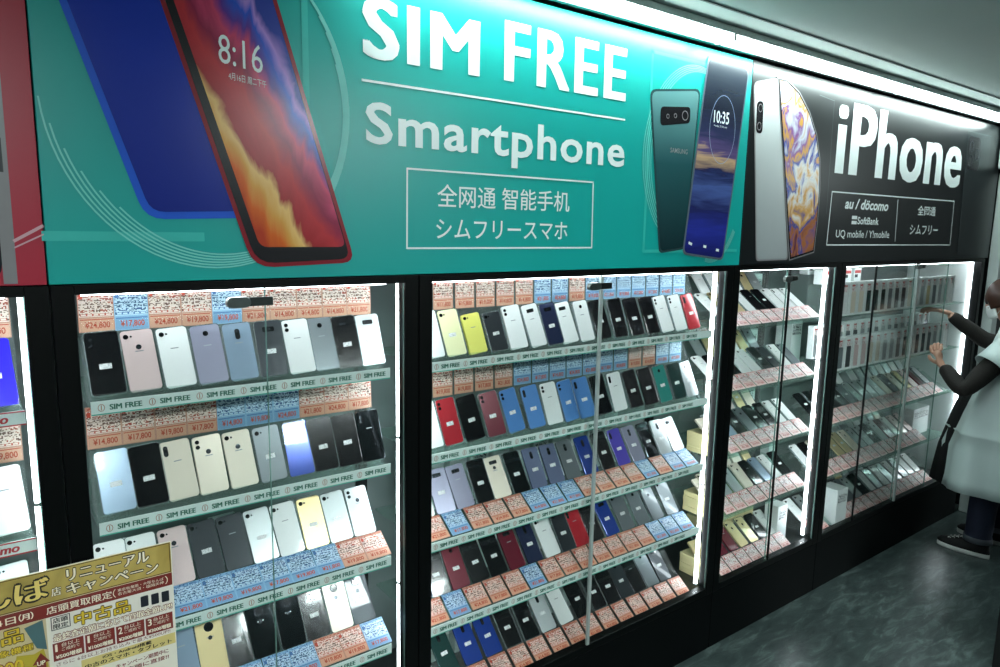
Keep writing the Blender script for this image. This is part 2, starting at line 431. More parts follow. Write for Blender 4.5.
# blue phone back
blue = [(-.02, 2.455), (.185, 1.815), (.40, 1.818), (.40, 2.455)]
pb = poly('printed_phone', round_poly([(-.018, 2.462), (.186, 1.812), (.46, 1.822), (.40, 2.462)], [.002, .04, .03, .002]), SY - .0014, s1, mat('printed_blue_frame', '#2d62d8', .22))
poly('printed_back', round_poly([(-.004, 2.462), (.197, 1.828), (.455, 1.838), (.40, 2.462)], [.002, .03, .03, .002]), SY - .0022, pb,
     art_mat('printed_blue_back', .2, .8, .0, 1.8, [(0, '#0a1f7c'), (.45, '#1238b4'), (1, '#1d5cec')], noise=.02))
# red phone
red = [(.215, 2.462), (.428, 1.703), (.674, 1.712), (.44, 2.462)]
red = [(.178, 2.462), (.414, 1.702), (.676, 1.712), (.444, 2.462)]
pr = poly('printed_phone', round_poly(red, [.002, .05, .035, .002]), SY - .003, s1, mat('printed_red_frame', '#8f2530', .22))
poly('printed_bezel', round_poly(inset(red, .010), [.002, .045, .03, .002]), SY - .0038, pr, mat('printed_black', '#17151a', .25))
scr = [(.208, 2.462), (.430, 1.752), (.650, 1.752), (.496, 2.262), (.47, 2.33), (.40, 2.34), (.36, 2.462)]
scr = [(.212, 2.440), (.430, 1.752), (.650, 1.752), (.440, 2.440)]
ps = poly('printed_screen', round_poly(scr, .02), SY - .0046, pr,
     art_mat('printed_swirl_wallpaper', .954 * 3.3 - .3 * .9, .3 * 3.3 + .954 * .9, .262, 2.276,
             [(.0, '#b83a1c'), (.12, '#d8641f'), (.22, '#e0a04a'), (.3, '#efc37a'), (.36, '#a3242c'), (.5, '#c2303a'), (.62, '#8e1f45'), (.72, '#d2406a'), (.8, '#5a2f8e'), (.88, '#2b55c8'), (.94, '#b48ad8'), (1, '#2c3f9e')],
             off=.46, noise=.2, nscale=4.5, stretch=(2.4, .8), rot=-.35))
poly('printed_notch', round_poly([(.29, 2.405), (.38, 2.405), (.376, 2.455), (.284, 2.455)], .012), SY - .0054, ps, mat('printed_black', '#17151a', .25))
text_obj('lettering', [('8:16', .352, 2.162, .098, .062, dict(slope=-.12)), ('4月16日 周二下午', .372, 2.128, .085, .017, dict(slope=-.1))], SY - .0056, ps, M_SIGNW)
# silver phone back
sil = [(1.777, 2.287), (2.050, 2.322), (2.012, 1.742), (1.868, 1.726)]
pz = poly('printed_phone', round_poly(sil, [.03, .03, .02, .02]), SY - .0014, s1, mat('printed_dark_rim', '#2e4a4d', .25))
poly('printed_back', round_poly(inset(sil, .008), [.026, .026, .02, .02]), SY - .0022, pz,
     art_mat('printed_silver_back', .0, 1.0, 1.8, 1.74, [(0, '#0f2c31'), (.3, '#24555a'), (.62, '#6fa3a4'), (1, '#b9dcdb')], noise=.03, nscale=2))
poly('printed_camera', round_poly([(1.838, 2.172), (1.998, 2.196), (1.996, 2.252), (1.836, 2.236)], .016), SY - .003, pz, mat('printed_black', '#17151a', .25))
bm = bmesh.new()
for a, b3, r in ((1.875, 2.207, .007), (1.915, 2.213, .007), (1.968, 2.219, .016)): stroke(bm, circle_pts(a, b3, r, r, n=12), .003, SY - .0042)
obj('printed_lens', bm, pz, mat('printed_metal', '#8d8a8c', .3))
text_obj('lettering', [('SAMSUNG', 1.899, 2.085, .095, .017, dict(bold=.006))], SY - .0032, pz, mat('printed_metal', '#8d8a8c', .3))
# dark phone
dk = [(2.080, 2.448), (2.338, 2.436), (2.247, 1.696), (1.996, 1.722)]
pd = poly('printed_phone', round_poly(dk, [.03, .035, .025, .025]), SY - .0035, s1, mat('printed_grey_rim', '#5d6b78', .25))
pk = poly('printed_screen', round_poly(inset(dk, .008), [.028, .03, .022, .022]), SY - .0043, pd,
     art_mat('printed_night_wallpaper', .1, 1.35, 2.0, 1.72, [(0, '#171c5e'), (.14, '#27329a'), (.25, '#20265c'), (.36, '#4a5f9e'), (.44, '#1d2350'), (.5, '#c8a37e'), (.54, '#5a4a78'), (.62, '#2a2f52'), (.75, '#1b2234'), (1, '#28323c')],
             noise=.07, nscale=16, stretch=(.25, 2.2), rot=-.25))
text_obj('lettering', [('10:35', 2.133, 2.212, .093, .045, dict(bold=.01)), ('Monday, 25 February', 2.137, 2.196, .08, .009)], SY - .0053, pk, M_SIGNW)
stroke_obj('printed_ring', [(circle_pts(2.19, 2.19, .078, .125), .002, True)], SY - .0053, pk, mat('printed_ring_grey', '#8fa0b8', .3))
stroke_obj('printed_buttons', [([(2.03, 1.765), (2.045, 1.76)], .01, False), ([(2.12, 1.752), (2.132, 1.75)], .01, False), ([(2.2, 1.738), (2.212, 1.736)], .01, False)], SY - .0053, pk, M_SIGNW)
# black sign
s2 = board('wall_sign', 2.366, 4.985, ZB, ZT, mat('charcoal_sign_print', '#15191b', .3, 0, .1, 2), 'black shop sign reading iPhone in white with a network list box')
text_obj('lettering', [('iPhone', 3.035, 2.078, 1.385, .325, dict(space=1.06, fat=.032))], SY - .0012, s2, M_SIGNW)
stroke_obj('border_line', [([(3.026, 1.757), (4.386, 1.757), (4.378, 2.004), (3.034, 1.998)], .006, True), ([(3.70, 1.775), (3.687, 1.985)], .005, False)], SY - .0012, s2, M_SIGNW)
text_obj('lettering', [('au / döcomo', 3.16, 1.925, .43, .05, dict(bold=.03, shear=.2)), ('〓SoftBank', 3.235, 1.855, .27, .04, dict(bold=.02)),
    ('UQ mobile / Y!mobile', 3.10, 1.785, .53, .042, dict(bold=.006))], SY - .0012, s2, M_SIGNW)
text_obj('lettering', [('全网通', 3.925, 1.914, .222, .052, dict(bold=.02)), ('シムフリー', 3.856, 1.812, .345, .052, dict(bold=.02))], SY - .0012, s2, M_SIGNW)
wb = [(2.372, 2.390), (2.545, 2.430), (2.715, 1.692), (2.475, 1.690)]
pw = poly('printed_phone', round_poly(wb, [.03, .03, .02, .02]), SY - .0014, s2, mat('printed_metal', '#8d8a8c', .3))
poly('printed_back', round_poly(inset(wb, .007), [.028, .03, .02, .02]), SY - .0022, pw, art_mat('printed_white_back', .3, .6, 2.4, 1.7, [(0, '#9da3a5'), (.5, '#dfe3e3'), (1, '#f0f3f3')], noise=.02))
poly('printed_camera', round_poly([(2.408, 2.20), (2.452, 2.20), (2.446, 2.325), (2.402, 2.32)], .02), SY - .003, pw, mat('printed_black', '#17151a', .25))
bm = bmesh.new()
for b3 in (2.227, 2.297): stroke(bm, circle_pts(2.427, b3, .013, .015, n=12), .003, SY - .0042)
obj('printed_lens', bm, pw, mat('printed_metal', '#8d8a8c', .3))
ws = [(2.525, 2.437), (2.60, 2.43), (2.70, 2.392), (2.79, 2.322), (2.86, 2.235), (2.905, 2.13), (2.925, 2.0), (2.928, 1.86), (2.918, 1.72), (2.715, 1.690), (2.715, 1.80)]
ws = [(2.527, 2.432), (2.60, 2.432), (2.70, 2.392), (2.79, 2.322), (2.86, 2.235), (2.905, 2.13), (2.925, 2.0), (2.928, 1.86), (2.918, 1.722), (2.72, 1.688)]
pq = poly('printed_phone', ws, SY - .0036, s2, mat('printed_metal', '#8d8a8c', .3))
px_ = poly('printed_bezel', inset(ws, .006), SY - .0044, pq, mat('printed_black', '#17151a', .25))
poly('printed_screen', inset(ws, .014), SY - .0052, pq,
     art_mat('printed_marble_wallpaper', -.2, .9, 2.6, 1.7, [(0, '#5a2a4a'), (.12, '#b06a3a'), (.2, '#3a4a9a'), (.28, '#d8a050'), (.36, '#e8e4e0'), (.44, '#3c50a8'), (.5, '#e0a848'), (.56, '#8a5a9a'), (.64, '#d8dce8'), (.72, '#c08838'), (.8, '#e6e6ea'), (1, '#7880a8')],
             off=.1, noise=.42, nscale=7, stretch=(1.4, .9), rot=.5))
poly('printed_phone', round_poly([(4.50, 1.70), (4.84, 1.70), (4.80, 2.40), (4.46, 2.40)], .03), SY - .0014, s2, mat('printed_faint_phone', '#23292b', .3))
poly('printed_camera', round_poly([(4.49, 2.19), (4.66, 2.19), (4.65, 2.375), (4.48, 2.375)], .03), SY - .0024, s2, mat('printed_black', '#0e1112', .25))
bm = bmesh.new()
for a, b3 in ((4.53, 2.32), (4.53, 2.24), (4.61, 2.28)): stroke(bm, circle_pts(a, b3, .026, .03, n=16), .006, SY - .0034)
stroke(bm, [(4.50, 1.70), (4.46, 2.40), (4.80, 2.40)], .004, SY - .0034)
stroke(bm, [(2.985, 2.385), (3.0, 1.9)], .003, SY - .0014); stroke(bm, [(2.99, 2.39), (2.86, 2.40)], .003, SY - .0014)
obj('printed_outline', bm, s2, mat('printed_faint_line', '#4a5456', .4))

# ------------------------------------------------------------------ display cases
SHZ = [1.402, 1.121, .838, .558]      # shelf tops
DECK = .262
POST = .044
def strip_mesh(x0, x1, z, kind):
    """label strip along a shelf edge, with its writing"""
    bm = bmesh.new()
    box(bm, x0, x1, .036, .0385, z - .0165, z + .0145, 0)
    box(bm, x0, x1, .0358, .036, z - .0165, z - .0135, 1)
    y = .0352
    x = x0 + .012
    if kind == 'sim':
        while x + .1 < x1:
            stroke(bm, circle_pts(x + .008, z, .0065, .008, n=10), .0014, y, mi=3)
            stroke(bm, [(x + .008, z - .005), (x + .008, z + .005)], .002, y, mi=3)
            add_text(bm, 'SIM FREE', x + .024, z - .0065, .066, .0125, y, mi=2, fat=.0014)
            x += .103
    else:
        box(bm, x0, x1, .0357, .036, z + .0115, z + .0145, 4); box(bm, x0, x1, .0357, .036, z - .0165, z - .0135, 4)
        x = x1 - .118
        while x > x0:
            add_text(bm, 'docomo', x, z - .009, .088, .0185, y, mi=4, fat=.002, shear=.2); x -= .17
    for f in bm.faces:
        if abs(f.normal.y) > .9 and len(f.verts) > 2 and f.material_index >= 2 and f.normal.y > 0: f.normal_flip()
    return bm
CASES = {}
def display_case(x0, x1, shelf_x, strips, doors, label, side=False, tube_gap=.052, lockx=None):
    """one glazed case between two seams: frame, deck, plinth, back, shelves, doors, lamps"""
    root = bpy.data.objects.new('display_case', None); C.objects.link(root); root.location = (x0, 0, 0)
    tag(root, label, 'display case')
    W = x1 - x0
    P = lambda name, bm, m, par=root: obj(name, bm, par, m)
    g = .0012
    bm = bmesh.new(); box(bm, g, POST, 0, .04, .26, 1.674, bevel=.002); P('frame_post', bm, M_BLACK)
    bm = bmesh.new(); box(bm, W - POST, W - g, 0, .04, .26, 1.674, bevel=.002); P('frame_post', bm, M_BLACK)
    bm = bmesh.new(); box(bm, POST, W - POST, 0, .04, 1.653, 1.674); box(bm, g, W - g, .04, .44, 1.668, 1.673); P('top_rail', bm, M_BLACK)
    bm = bmesh.new(); box(bm, POST, W - POST, 0, .035, .262, .292, bevel=.002); P('bottom_rail', bm, M_BLACK)
    bm = bmesh.new(); box(bm, g, W - g, .002, .44, 0, .2595, bevel=.002); P('plinth', bm, M_PLINTH)
    bm = bmesh.new(); box(bm, g, W - g, .036, .44, .2598, .2615); P('deck', bm, mat('deck_black', '#141919', .3))
    bm = bmesh.new(); box(bm, g, W - g, .432, .44, .262, 1.66); P('back_panel', bm, M_GREYW)
    bm = bmesh.new(); box(bm, g, .03, .40, .43, .262, 1.66); P('rear_post', bm, M_BLACK)
    if side:
        bm = bmesh.new(); box(bm, W - .05, W - .03, .045, .43, .262, 1.66); P('side_panel', bm, M_WHITE)
    s0, s1 = shelf_x[0] - x0, shelf_x[1] - x0
    for i, z in enumerate(SHZ):
        bm = bmesh.new(); box(bm, s0, s1, .04, .40, z - .006, z); sh = P('shelf', bm, M_SHELF)
        if strips: obj('label_strip', strip_mesh(s0, s1, z - .004, strips), sh, [M_STRIP, M_TEALLINE, M_GREENINK, M_BROWNINK, M_REDINK])
    for dx in (.027, W - tube_gap):
        yy = .058 if dx < .1 else .052
        if dx < .1 and x0 < .5: continue  # left tube is an added light, kept only where the post hides it
        bm = bmesh.new()
        r = .0082
        zz = .30
        for k in range(3):
            za, zb = .30 + k * .452, .30 + (k + 1) * .452 - .008
            cyl(bm, (dx, yy, za), (dx, yy, zb), r, 14)
        t = P('lamp_tube', bm, M_TUBE)
        bm = bmesh.new()
        for k in range(4):
            zc = .296 + k * .452
            cyl(bm, (dx, yy, zc - .004), (dx, yy, zc + .004), r * 1.02, 14)
        obj('tube_socket', bm, t, mat('socket_grey', '#9aa5a2', .4))
    bm = bmesh.new(); cyl(bm, (.06, .058, 1.6515), (W - .075, .058, 1.6515), .006, 10); P('lamp_tube', bm, emis('top_tube_glow', '#eefaff', 9))
    for i, (a, b3, y) in enumerate(doors):
        a -= x0; b3 -= x0
        bm = bmesh.new(); box(bm, a, b3, y, y + .005, .293, 1.652)
        d = P('glass_door', bm, M_PANE)
        bm = bmesh.new()
        box(bm, b3 - .0008, b3 + .0008, y - .0005, y + .0055, .293, 1.652)
        obj('door_edge', bm, d, clear('polished_glass_edge', '#a9d0c6', .35, .15))
    if lockx:
        for (a, b3, zc) in lockx:
            a -= x0; b3 -= x0
            bm = bmesh.new()
            box(bm, a + .35 * (b3 - a), b3, -.006, .0, zc - .011, zc + .011, bevel=.002)
            lk = P('lock', bm, M_DSTEEL)
            bm = bmesh.new(); prism(bm, rrect((b3 - a) * .5, .026, .0125, 5, a + (b3 - a) * .25, zc), -.014, -.001, 0, .002)
            bm2 = obj('lock_cylinder', bm, lk, M_STEEL)
    CASES[label] = root
    return root
XA, XB, XC, XD, XE = 0.0, .870, 2.333, 3.188, 4.947
display_case(-.87, XA, (-.83, -.012 - .045), 'docomo', [(-.82, -.42, .008), (-.44, -.045, .018)], 'black framed display case with red docomo shelf strips beside the poster', tube_gap=.046)
display_case(XA, XB, (.062, .797), 'sim', [(.045, .446, .018), (.440, .826, .008)], 'narrow black framed display case of phones behind the gold poster', tube_gap=.036, lockx=[(.346, .458, 1.622)])
display_case(XB, XC, (.930, 2.262), 'sim', [(.915, 1.60, .018), (1.575, 2.289, .008)], 'wide black framed display case with SIM FREE shelf strips under the teal sign', lockx=[(1.515, 1.631, 1.618)])
display_case(XC, XD, (2.378, 3.115), None, [(2.377, 2.755, .018), (2.735, 3.144, .008)], 'narrow black framed display case of pale phones under the white printed phone', lockx=[(2.688, 2.803, 1.61)])
display_case(XD, XE, (3.232, 4.80), None, [(3.232, 4.02, .018), (3.535, 4.43, .008)], 'wide display case with an open glass door in front of the shop worker', side=True, lockx=[(3.975, 4.085, 1.64)])
# aluminium edge profiles of two doors
def door_profile(x, label, w=.012):
    bm = bmesh.new(); box(bm, x - w / 2, x + w / 2, -.004, .006, .293, 1.652, bevel=.001)
    return bm
for nm, root in CASES.items():
    if 'SIM FREE' in nm: obj('door_profile', door_profile(1.585 - XB, ''), root, mat('pale_aluminium', '#b7c1be', .4, .4))
    if 'open glass' in nm:
        obj('door_profile', door_profile(4.015 - XD, '', .016), root, mat('pale_aluminium', '#b7c1be', .4, .4))
        obj('door_profile', door_profile(3.535 - XD, '', .005), root, M_BLACK)
    if 'pale phones' in nm: obj('door_profile', door_profile(2.745 - XC, '', .005), root, M_BLACK)

# risers (clear acrylic stands, one per row)
def riser(x0, x1, z, kind, where, tilt=30):
    ty, tz = .122 + (.122 if tilt < 50 else .105) * math.sin(math.radians(tilt)), .047 + (.122 if tilt < 50 else .105) * math.cos(math.radians(tilt))
    bm = bmesh.new()
    if kind == 'upright':
        pr_ = [(.060, .0), (.172, .0), (.172, .228), (.168, .228), (.1175, .118), (.0795, .012), (.066, .012), (.064, .020), (.060, .020)]
    elif kind == 'tier':
        pr_ = [(.043, 0), (.335, 0), (.335, .26), (.3315, .26), (.3315, .205), (.318, .205), (.318, .201), (.3315, .201), (.3315, .111), (.236, .111), (.234, .119), (.230, .119), (.226, .06), (ty + .003, tz - .006), (ty, tz - .006), (.122, .047), (.112, .047), (.047, .006), (.043, .012)]
    else:
        pr_ = [(.043, 0), (.24, 0), (.24, .02), (ty + .004, tz), (ty, tz), (.122, .047), (.112, .047), (.047, .006), (.043, .012)]
    prism(bm, pr_, x0, x1)
    for v in bm.verts: v.co = (v.co.y, v.co.x, v.co.z + z + .0005)
    bmesh.ops.recalc_face_normals(bm, faces=bm.faces)
    return tag(obj('acrylic_stand', bm, None, M_ACRYL), 'clear acrylic stepped stand carrying the phones on ' + where, 'stand', 'clear phone stands')

# ------------------------------------------------------------------ phones
COL = dict(
 W=('white', '#e6eae8', .25, .0), C=('cream', '#ddd3c1', .3, .2), K=('black', '#0b0c0f', .14, .0), D=('dark grey', '#2b3136', .3, .4),
 G=('grey', '#6f777b', .3, .5), S=('silver', '#b4bbbc', .28, .6), L=('light blue grey', '#8ea3b8', .22, .3), B=('deep blue', '#1f3f96', .15, .3),
 b=('sky blue', '#5a8fd0', .2, .2), P=('pale pink', '#d9c2c0', .3, .3), V=('violet', '#5b4fc0', .2, .3), R=('red', '#b32430', .2, .1),
 M=('maroon', '#6b1d2e', .2, .2), N=('navy', '#232b48', .2, .2), Y=('bright yellow', '#e3e06a', .35, .0), y=('pale yellow', '#e4e3ae', .35, .0),
 A=('gold', '#d3c08f', .3, .5), T=('teal green', '#2c8d83', .2, .3), E=('green black', '#1b3a37', .12, .2), H=('lilac grey', '#9b9bb0', .25, .4),
 X=('glossy chrome', '#3d4347', .06, .9), U=('vivid blue', '#2a20c8', .18, .2), F=('blue violet glass', '#7c86a6', .15, .4))
PW, PH, PT = .0695, .146, .0078
BODY = {}
def body_mesh(code):
    if code in BODY: return BODY[code]
    name, hexc, rough, metal = COL[code]
    bm = bmesh.new()
    prism(bm, rrect(PW, PH, .0085, 5, 0, PH / 2), -PT / 2, PT / 2, 0, .0012)
    # screen glass on the far side
    prism(bm, rrect(PW - .004, PH - .004, .0075, 4, 0, PH / 2), PT / 2, PT / 2 + .0003, 1)
    me = bpy.data.meshes.new('phone_body'); bm.normal_update(); bm.to_mesh(me); bm.free()
    me.materials.append(mat('phone_back_' + name.replace(' ', '_'), hexc, rough, metal, .04, 20, coat=.5))
    me.materials.append(mat('phone_screen_glass', '#08090b', .08))
    BODY[code] = me
    return me
M_LENS = mat('lens_black', '#06070a', .08, 0, 0, coat=1)
M_LENSRIM = mat('lens_rim', '#3a3f44', .25, .8)
M_STICK = print_mat('sticker_print', '#e9eceb', '#8a8f90', '#b0b4b6', 20, 12, .4)
M_LOGO = mat('logo_grey', '#8a9092', .3, .6)
CAMV = {}
def cam_mesh(kind):
    if kind in CAMV: return CAMV[kind]
    bm = bmesh.new(); y = -PT / 2
    T = PH
    if kind == 'pill':
        prism(bm, rrect(.0105, .026, .005, 4, -.0225, T - .023), y - .0012, y, 0)
        for dz in (-.0065, .0065): prism(bm, circ(.0036, 12, -.0225, T - .023 + dz), y - .0016, y - .0012, 1)
    elif kind == 'dot':
        prism(bm, circ(.0058, 16, -.0235, T - .0145), y - .0014, y, 0); prism(bm, circ(.0025, 10, -.0125, T - .0145), y - .0004, y, 1)
    elif kind == 'two':
        for dz in (0, .013): prism(bm, circ(.0052, 14, -.0235, T - .0265 + dz), y - .0014, y, 0)
    elif kind == 'centre':
        prism(bm, rrect(.012, .027, .0055, 4, 0, T - .028), y - .0012, y, 0)
        for dz in (-.007, .007): prism(bm, circ(.0037, 12, 0, T - .028 + dz), y - .0016, y - .0012, 1)
    elif kind == 'round':
        prism(bm, circ(.0125, 20, 0, T - .024), y - .0014, y, 1); prism(bm, circ(.0098, 20, 0, T - .024), y - .0020, y - .0014, 0)
        prism(bm, circ(.0055, 14, 0, T - .052), y - .0005, y, 1)
    elif kind == 'bar':
        prism(bm, rrect(.030, .0125, .003, 3, 0, T - .022), y - .0012, y, 0)
        for dx in (-.009, .001): prism(bm, circ(.0042, 12, dx, T - .022), y - .0016, y - .0012, 1)
    elif kind == 'middot':
        prism(bm, circ(.0065, 16, 0, T - .021), y - .0014, y, 0)
    me = bpy.data.meshes.new('camera'); bm.normal_update(); bm.to_mesh(me); bm.free()
    me.materials.append(M_LENS); me.materials.append(M_LENSRIM)
    CAMV[kind] = me
    return me
def uv_quad(bm, x0, x1, z0, z1, y, mi, uv, uvs=(0, 0, 1, 1)):
    V = [bm.verts.new(p) for p in ((x0, y, z0), (x1, y, z0), (x1, y, z1), (x0, y, z1))]
    f = bm.faces.new(V); f.material_index = mi
    for l, c in zip(f.loops, ((uvs[0], uvs[1]), (uvs[2], uvs[1]), (uvs[2], uvs[3]), (uvs[0], uvs[3]))): l[uv].uv = c
    return f
def mk(name, build, mats):
    bm = bmesh.new(); build(bm); me = bpy.data.meshes.new(name); bm.normal_update(); bm.to_mesh(me); bm.free()
    for m in mats: me.materials.append(m)
    return me
def _st(bm):
    uv = bm.loops.layers.uv.new('UVMap')
    for f in box(bm, -.0125, .0125, -PT / 2 - .0006, -PT / 2, .060, .072): pass
    uv_quad(bm, -.0125, .0125, .060, .072, -PT / 2 - .0007, 0, uv)
STICK = mk('sticker', _st, [M_STICK])
LOGO = mk('logo', lambda bm: box(bm, -.009, .009, -PT / 2 - .0002, -PT / 2, .094, .0965), [M_LOGO])
SENSOR = mk('fingerprint_sensor', lambda bm: prism(bm, circ(.0062, 16, 0, .105), -PT / 2 - .0004, -PT / 2), [M_LENSRIM])
def _cc(bm):
    ring(bm, rrect(PW + .0035, PH + .0035, .011, 5, 0, PH / 2), rrect(PW + .0002, PH + .0002, .0085, 5, 0, PH / 2), -PT / 2 - .0016, PT / 2)
CCASE = mk('clear_cover', _cc, [M_CASE])
def child(name, me, par):
    c = bpy.data.objects.new(name, me); C.objects.link(c); c.parent = par
    return c
ORD = ['first', 'second', 'third', 'fourth', 'fifth', 'sixth', 'seventh', 'eighth', 'ninth', 'tenth', 'eleventh', 'twelfth', 'thirteenth', 'fourteenth', 'fifteenth', 'sixteenth', 'seventeenth', 'eighteenth', 'nineteenth', 'twentieth']
SHN = {0: 'top shelf', 1: 'second shelf', 2: 'third shelf', 3: 'fourth shelf', 4: 'case floor'}
CN = {1: 'narrow poster-side case', 2: 'widest SIM FREE case', 3: 'narrow pale-phone case', 4: 'open worker-side case', 0: 'docomo case'}
def ordlabel(what, i, n, shelf, case, extra=''):
    pl = ('only ' + what) if n == 1 else f'{ORD[i]} {what} from left'
    return f'{pl}{extra}, {shelf} of {case}'
def place_phone(x, y, z, tilt, code, cam, sticker, cover, jit=1, sc=1, roll=0):
    o = bpy.data.objects.new('smartphone', body_mesh(code)); C.objects.link(o)
    o.location = (x + R.uniform(-.0012, .0012) * jit, y, z)
    o.rotation_euler = (-math.radians(tilt + R.uniform(-1.5, 1.5) * jit), math.radians(roll + R.uniform(-1.5, 1.5) * jit), math.radians(R.uniform(-3, 3) * jit))
    o.scale = (sc, 1, sc)
    child('camera', cam_mesh(cam), o)
    if sticker: child('sticker', STICK, o)
    else:
        child('logo', LOGO, o)
    if cam in ('dot', 'bar', 'two') and sticker is False and code in 'CSGAP': child('fingerprint_sensor', SENSOR, o)
    if cover: child('clear_cover', CCASE, o)
    return o
def phone_row(case, row, z, y, tilt, xs, codes, cams, extra='', stick=.5, cover=.4, roll=0, sc=1):
    tot = {}
    for c in codes: tot[c] = tot.get(c, 0) + 1
    cnt = {}
    for x, c, cm in zip(xs, codes, cams):
        o = place_phone(x, y, z, tilt, c, {'p': 'pill', 'd': 'dot', 't': 'two', 'c': 'centre', 'r': 'round', 'b': 'bar', 'm': 'middot'}[cm], (R.random() < stick) and c not in 'WC' or (c in 'KDN' and R.random() < .7), R.random() < cover, roll=roll, sc=.93 if case > 2 else 1)
        if c == 'Y' or (c == 'D' and case == 2 and row == 0): o.scale.z = .88
        i = cnt.get(c, 0); cnt[c] = i + 1
        tag(o, ordlabel(extra + COL[c][0] + ' phone', i, tot[c], SHN[row], CN[case]), 'phone', f'phones on the {SHN[row]} of the {CN[case]}')

# ------------------------------------------------------------------ price cards
CARD = {}
CWD, CHT = .074, .098
CARDC = dict(
 O=('orange', '#c58a76', '#f2d2c6', '#744c42', '#a8402c', '#dca084', '#b83a10', '#c04028'),
 B=('blue', '#8fb8dc', '#c6ddf2', '#33567c', '#2b5088', '#7fa8d0', '#c8461c', '#3f6ea8'),
 R=('red-white', '#e6c4be', '#f6eeec', '#80504c', '#a82c2c', '#eccac4', '#b03a3c', '#c24444'))
PRICES = ['17,800', '19,800', '21,800', '14,800', '24,800']
def card_mesh(code, k):
    key = (code, k)
    if key in CARD: return CARD[key]
    nm, base, paper, ink, ink2, band, price, red_ = CARDC[code]
    bm = bmesh.new(); uv = bm.loops.layers.uv.new('UVMap')
    box(bm, -CWD/2, CWD/2, 0, .0012, 0, CHT, 0)
    y = -.0003
    uv_quad(bm, -CWD/2 + .002, CWD/2 - .002, .034, CHT - .010, y, 1, uv)
    uv_quad(bm, -CWD/2 + .002, CWD/2 - .002, CHT - .009, CHT - .002, y, 4, uv)
    uv_quad(bm, -CWD/2 + .003, -CWD/2 + .011, CHT - .024, CHT - .012, y - .0002, 3, uv)
    for i in range(5):
        stroke(bm, [(-CWD/2 + .006 + i * .0127, .0385), (-CWD/2 + .0155 + i * .0127, .0385)], .0052, y - .0003, mi=3)
        stroke(bm, [(-CWD/2 + .007 + i * .0127, .0385), (-CWD/2 + .0145 + i * .0127, .0385)], .0036, y - .0005, mi=5)
    uv_quad(bm, -CWD/2 + .002, CWD/2 - .002, .002, .031, y, 2, uv)
    stroke(bm, [(-CWD/2 + .004, .028), (CWD/2 - .004, .028)], .002, y - .0003, mi=3)
    add_text(bm, '¥' + PRICES[k], -CWD/2 + .012, .006, CWD - .022, .017, y - .0005, mi=6, bold=.02)
    me = bpy.data.meshes.new('price_card'); bm.normal_update()
    for f in bm.faces:
        if f.material_index in (1, 2, 3, 4, 5, 6) and f.normal.y > 0: f.normal_flip()
    bm.to_mesh(me); bm.free()
    for m in (mat('card_' + code, base, .35, 0, .03), print_mat('card_print_' + code, paper, ink, ink2, 24, 26, .5), mat('card_band_' + code, band, .35),
              mat('card_red_' + code, red_, .4), print_mat('card_head_' + code, base, ink2, ink2, 24, 4, .4), mat('card_paper_' + code, paper, .4), mat('card_price_' + code, price, .4)):
        me.materials.append(m)
    CARD[key] = me
    return me
def card_row(case, row, z, y, tilt, xs, codes, extra='', sz=1):
    tot = {}
    for c in codes: tot[c] = tot.get(c, 0) + 1
    cnt = {}
    for x, c in zip(xs, codes):
        o = bpy.data.objects.new('price_card', card_mesh(c, R.randrange(5))); C.objects.link(o)
        o.location = (x, y, z); o.rotation_euler = (-math.radians(tilt), 0, math.radians(R.uniform(-1.5, 1.5))); o.scale = (1, 1, sz)
        i = cnt.get(c, 0); cnt[c] = i + 1
        tag(o, ordlabel(extra + CARDC[c][0] + ' price card', i, tot[c], SHN[row], CN[case]), 'price card', f'price cards on the {SHN[row]} of the {CN[case]}')
def span(a, b3, n): return [a + (b3 - a) * i / (n - 1) for i in range(n)]
def upright(case, row, x0, x1, xs, codes, cams, cxs, ccodes, **kw):
    z = SHZ[row]
    riser(x0, x1, z, 'upright', f'the {SHN[row]} of the {CN[case]}'[:60].replace('  ', ' ') if False else 'a SIM FREE shelf')['label'] = f'clear acrylic stand under the phones, {SHN[row]} of {CN[case]}'
    phone_row(case, row, z + .0145, .0745, 19, [x + (.004 if case == 2 else 0) for x in xs], codes, cams, roll=-6 if case == 2 else -3, **kw)
    card_row(case, row, z + .148, .1645, 2, cxs, ccodes, sz=1.04)
def sloped(case, row, x0, x1, xs, codes, cams, cxs, ccodes, **kw):
    z = SHZ[row] if row < 4 else DECK
    tl = {(2, 4): 42, (2, 3): 35}.get((case, row), 30)
    tg = riser(x0, x1, z, 'sloped', 'a shelf', tl); tg['label'] = f'clear acrylic stand under the phones, {SHN[row]} of {CN[case]}'
    phone_row(case, row, z + .0545, .122, tl, xs, codes, cams, roll=-3, **kw)
    card_row(case, row, z + .0135, .0425, 55, cxs, ccodes, sz=.84)

# case 0 at the edge
def lone(case, row, x, code, cam):
    z = SHZ[row]
    s_ = riser(x - .12, x + .04, z, 'upright', 'x'); s_['label'] = f'clear acrylic stand under the phones, {SHN[row]} of {CN[case]}'
upright(0, 0, -.30, -.062, [-.272, -.185, -.098], 'KUU', 'ppc', [-.258, -.18, -.102], 'OOO', stick=.9)
upright(0, 1, -.30, -.062, [-.262, -.178, -.098], 'SLW', 'ddd', [-.26, -.178, -.100], 'OOO', stick=0)
sloped(0, 2, -.30, -.062, [-.256, -.178, -.100], 'WKS', 'ddd', [-.258, -.18, -.102], 'OBO')
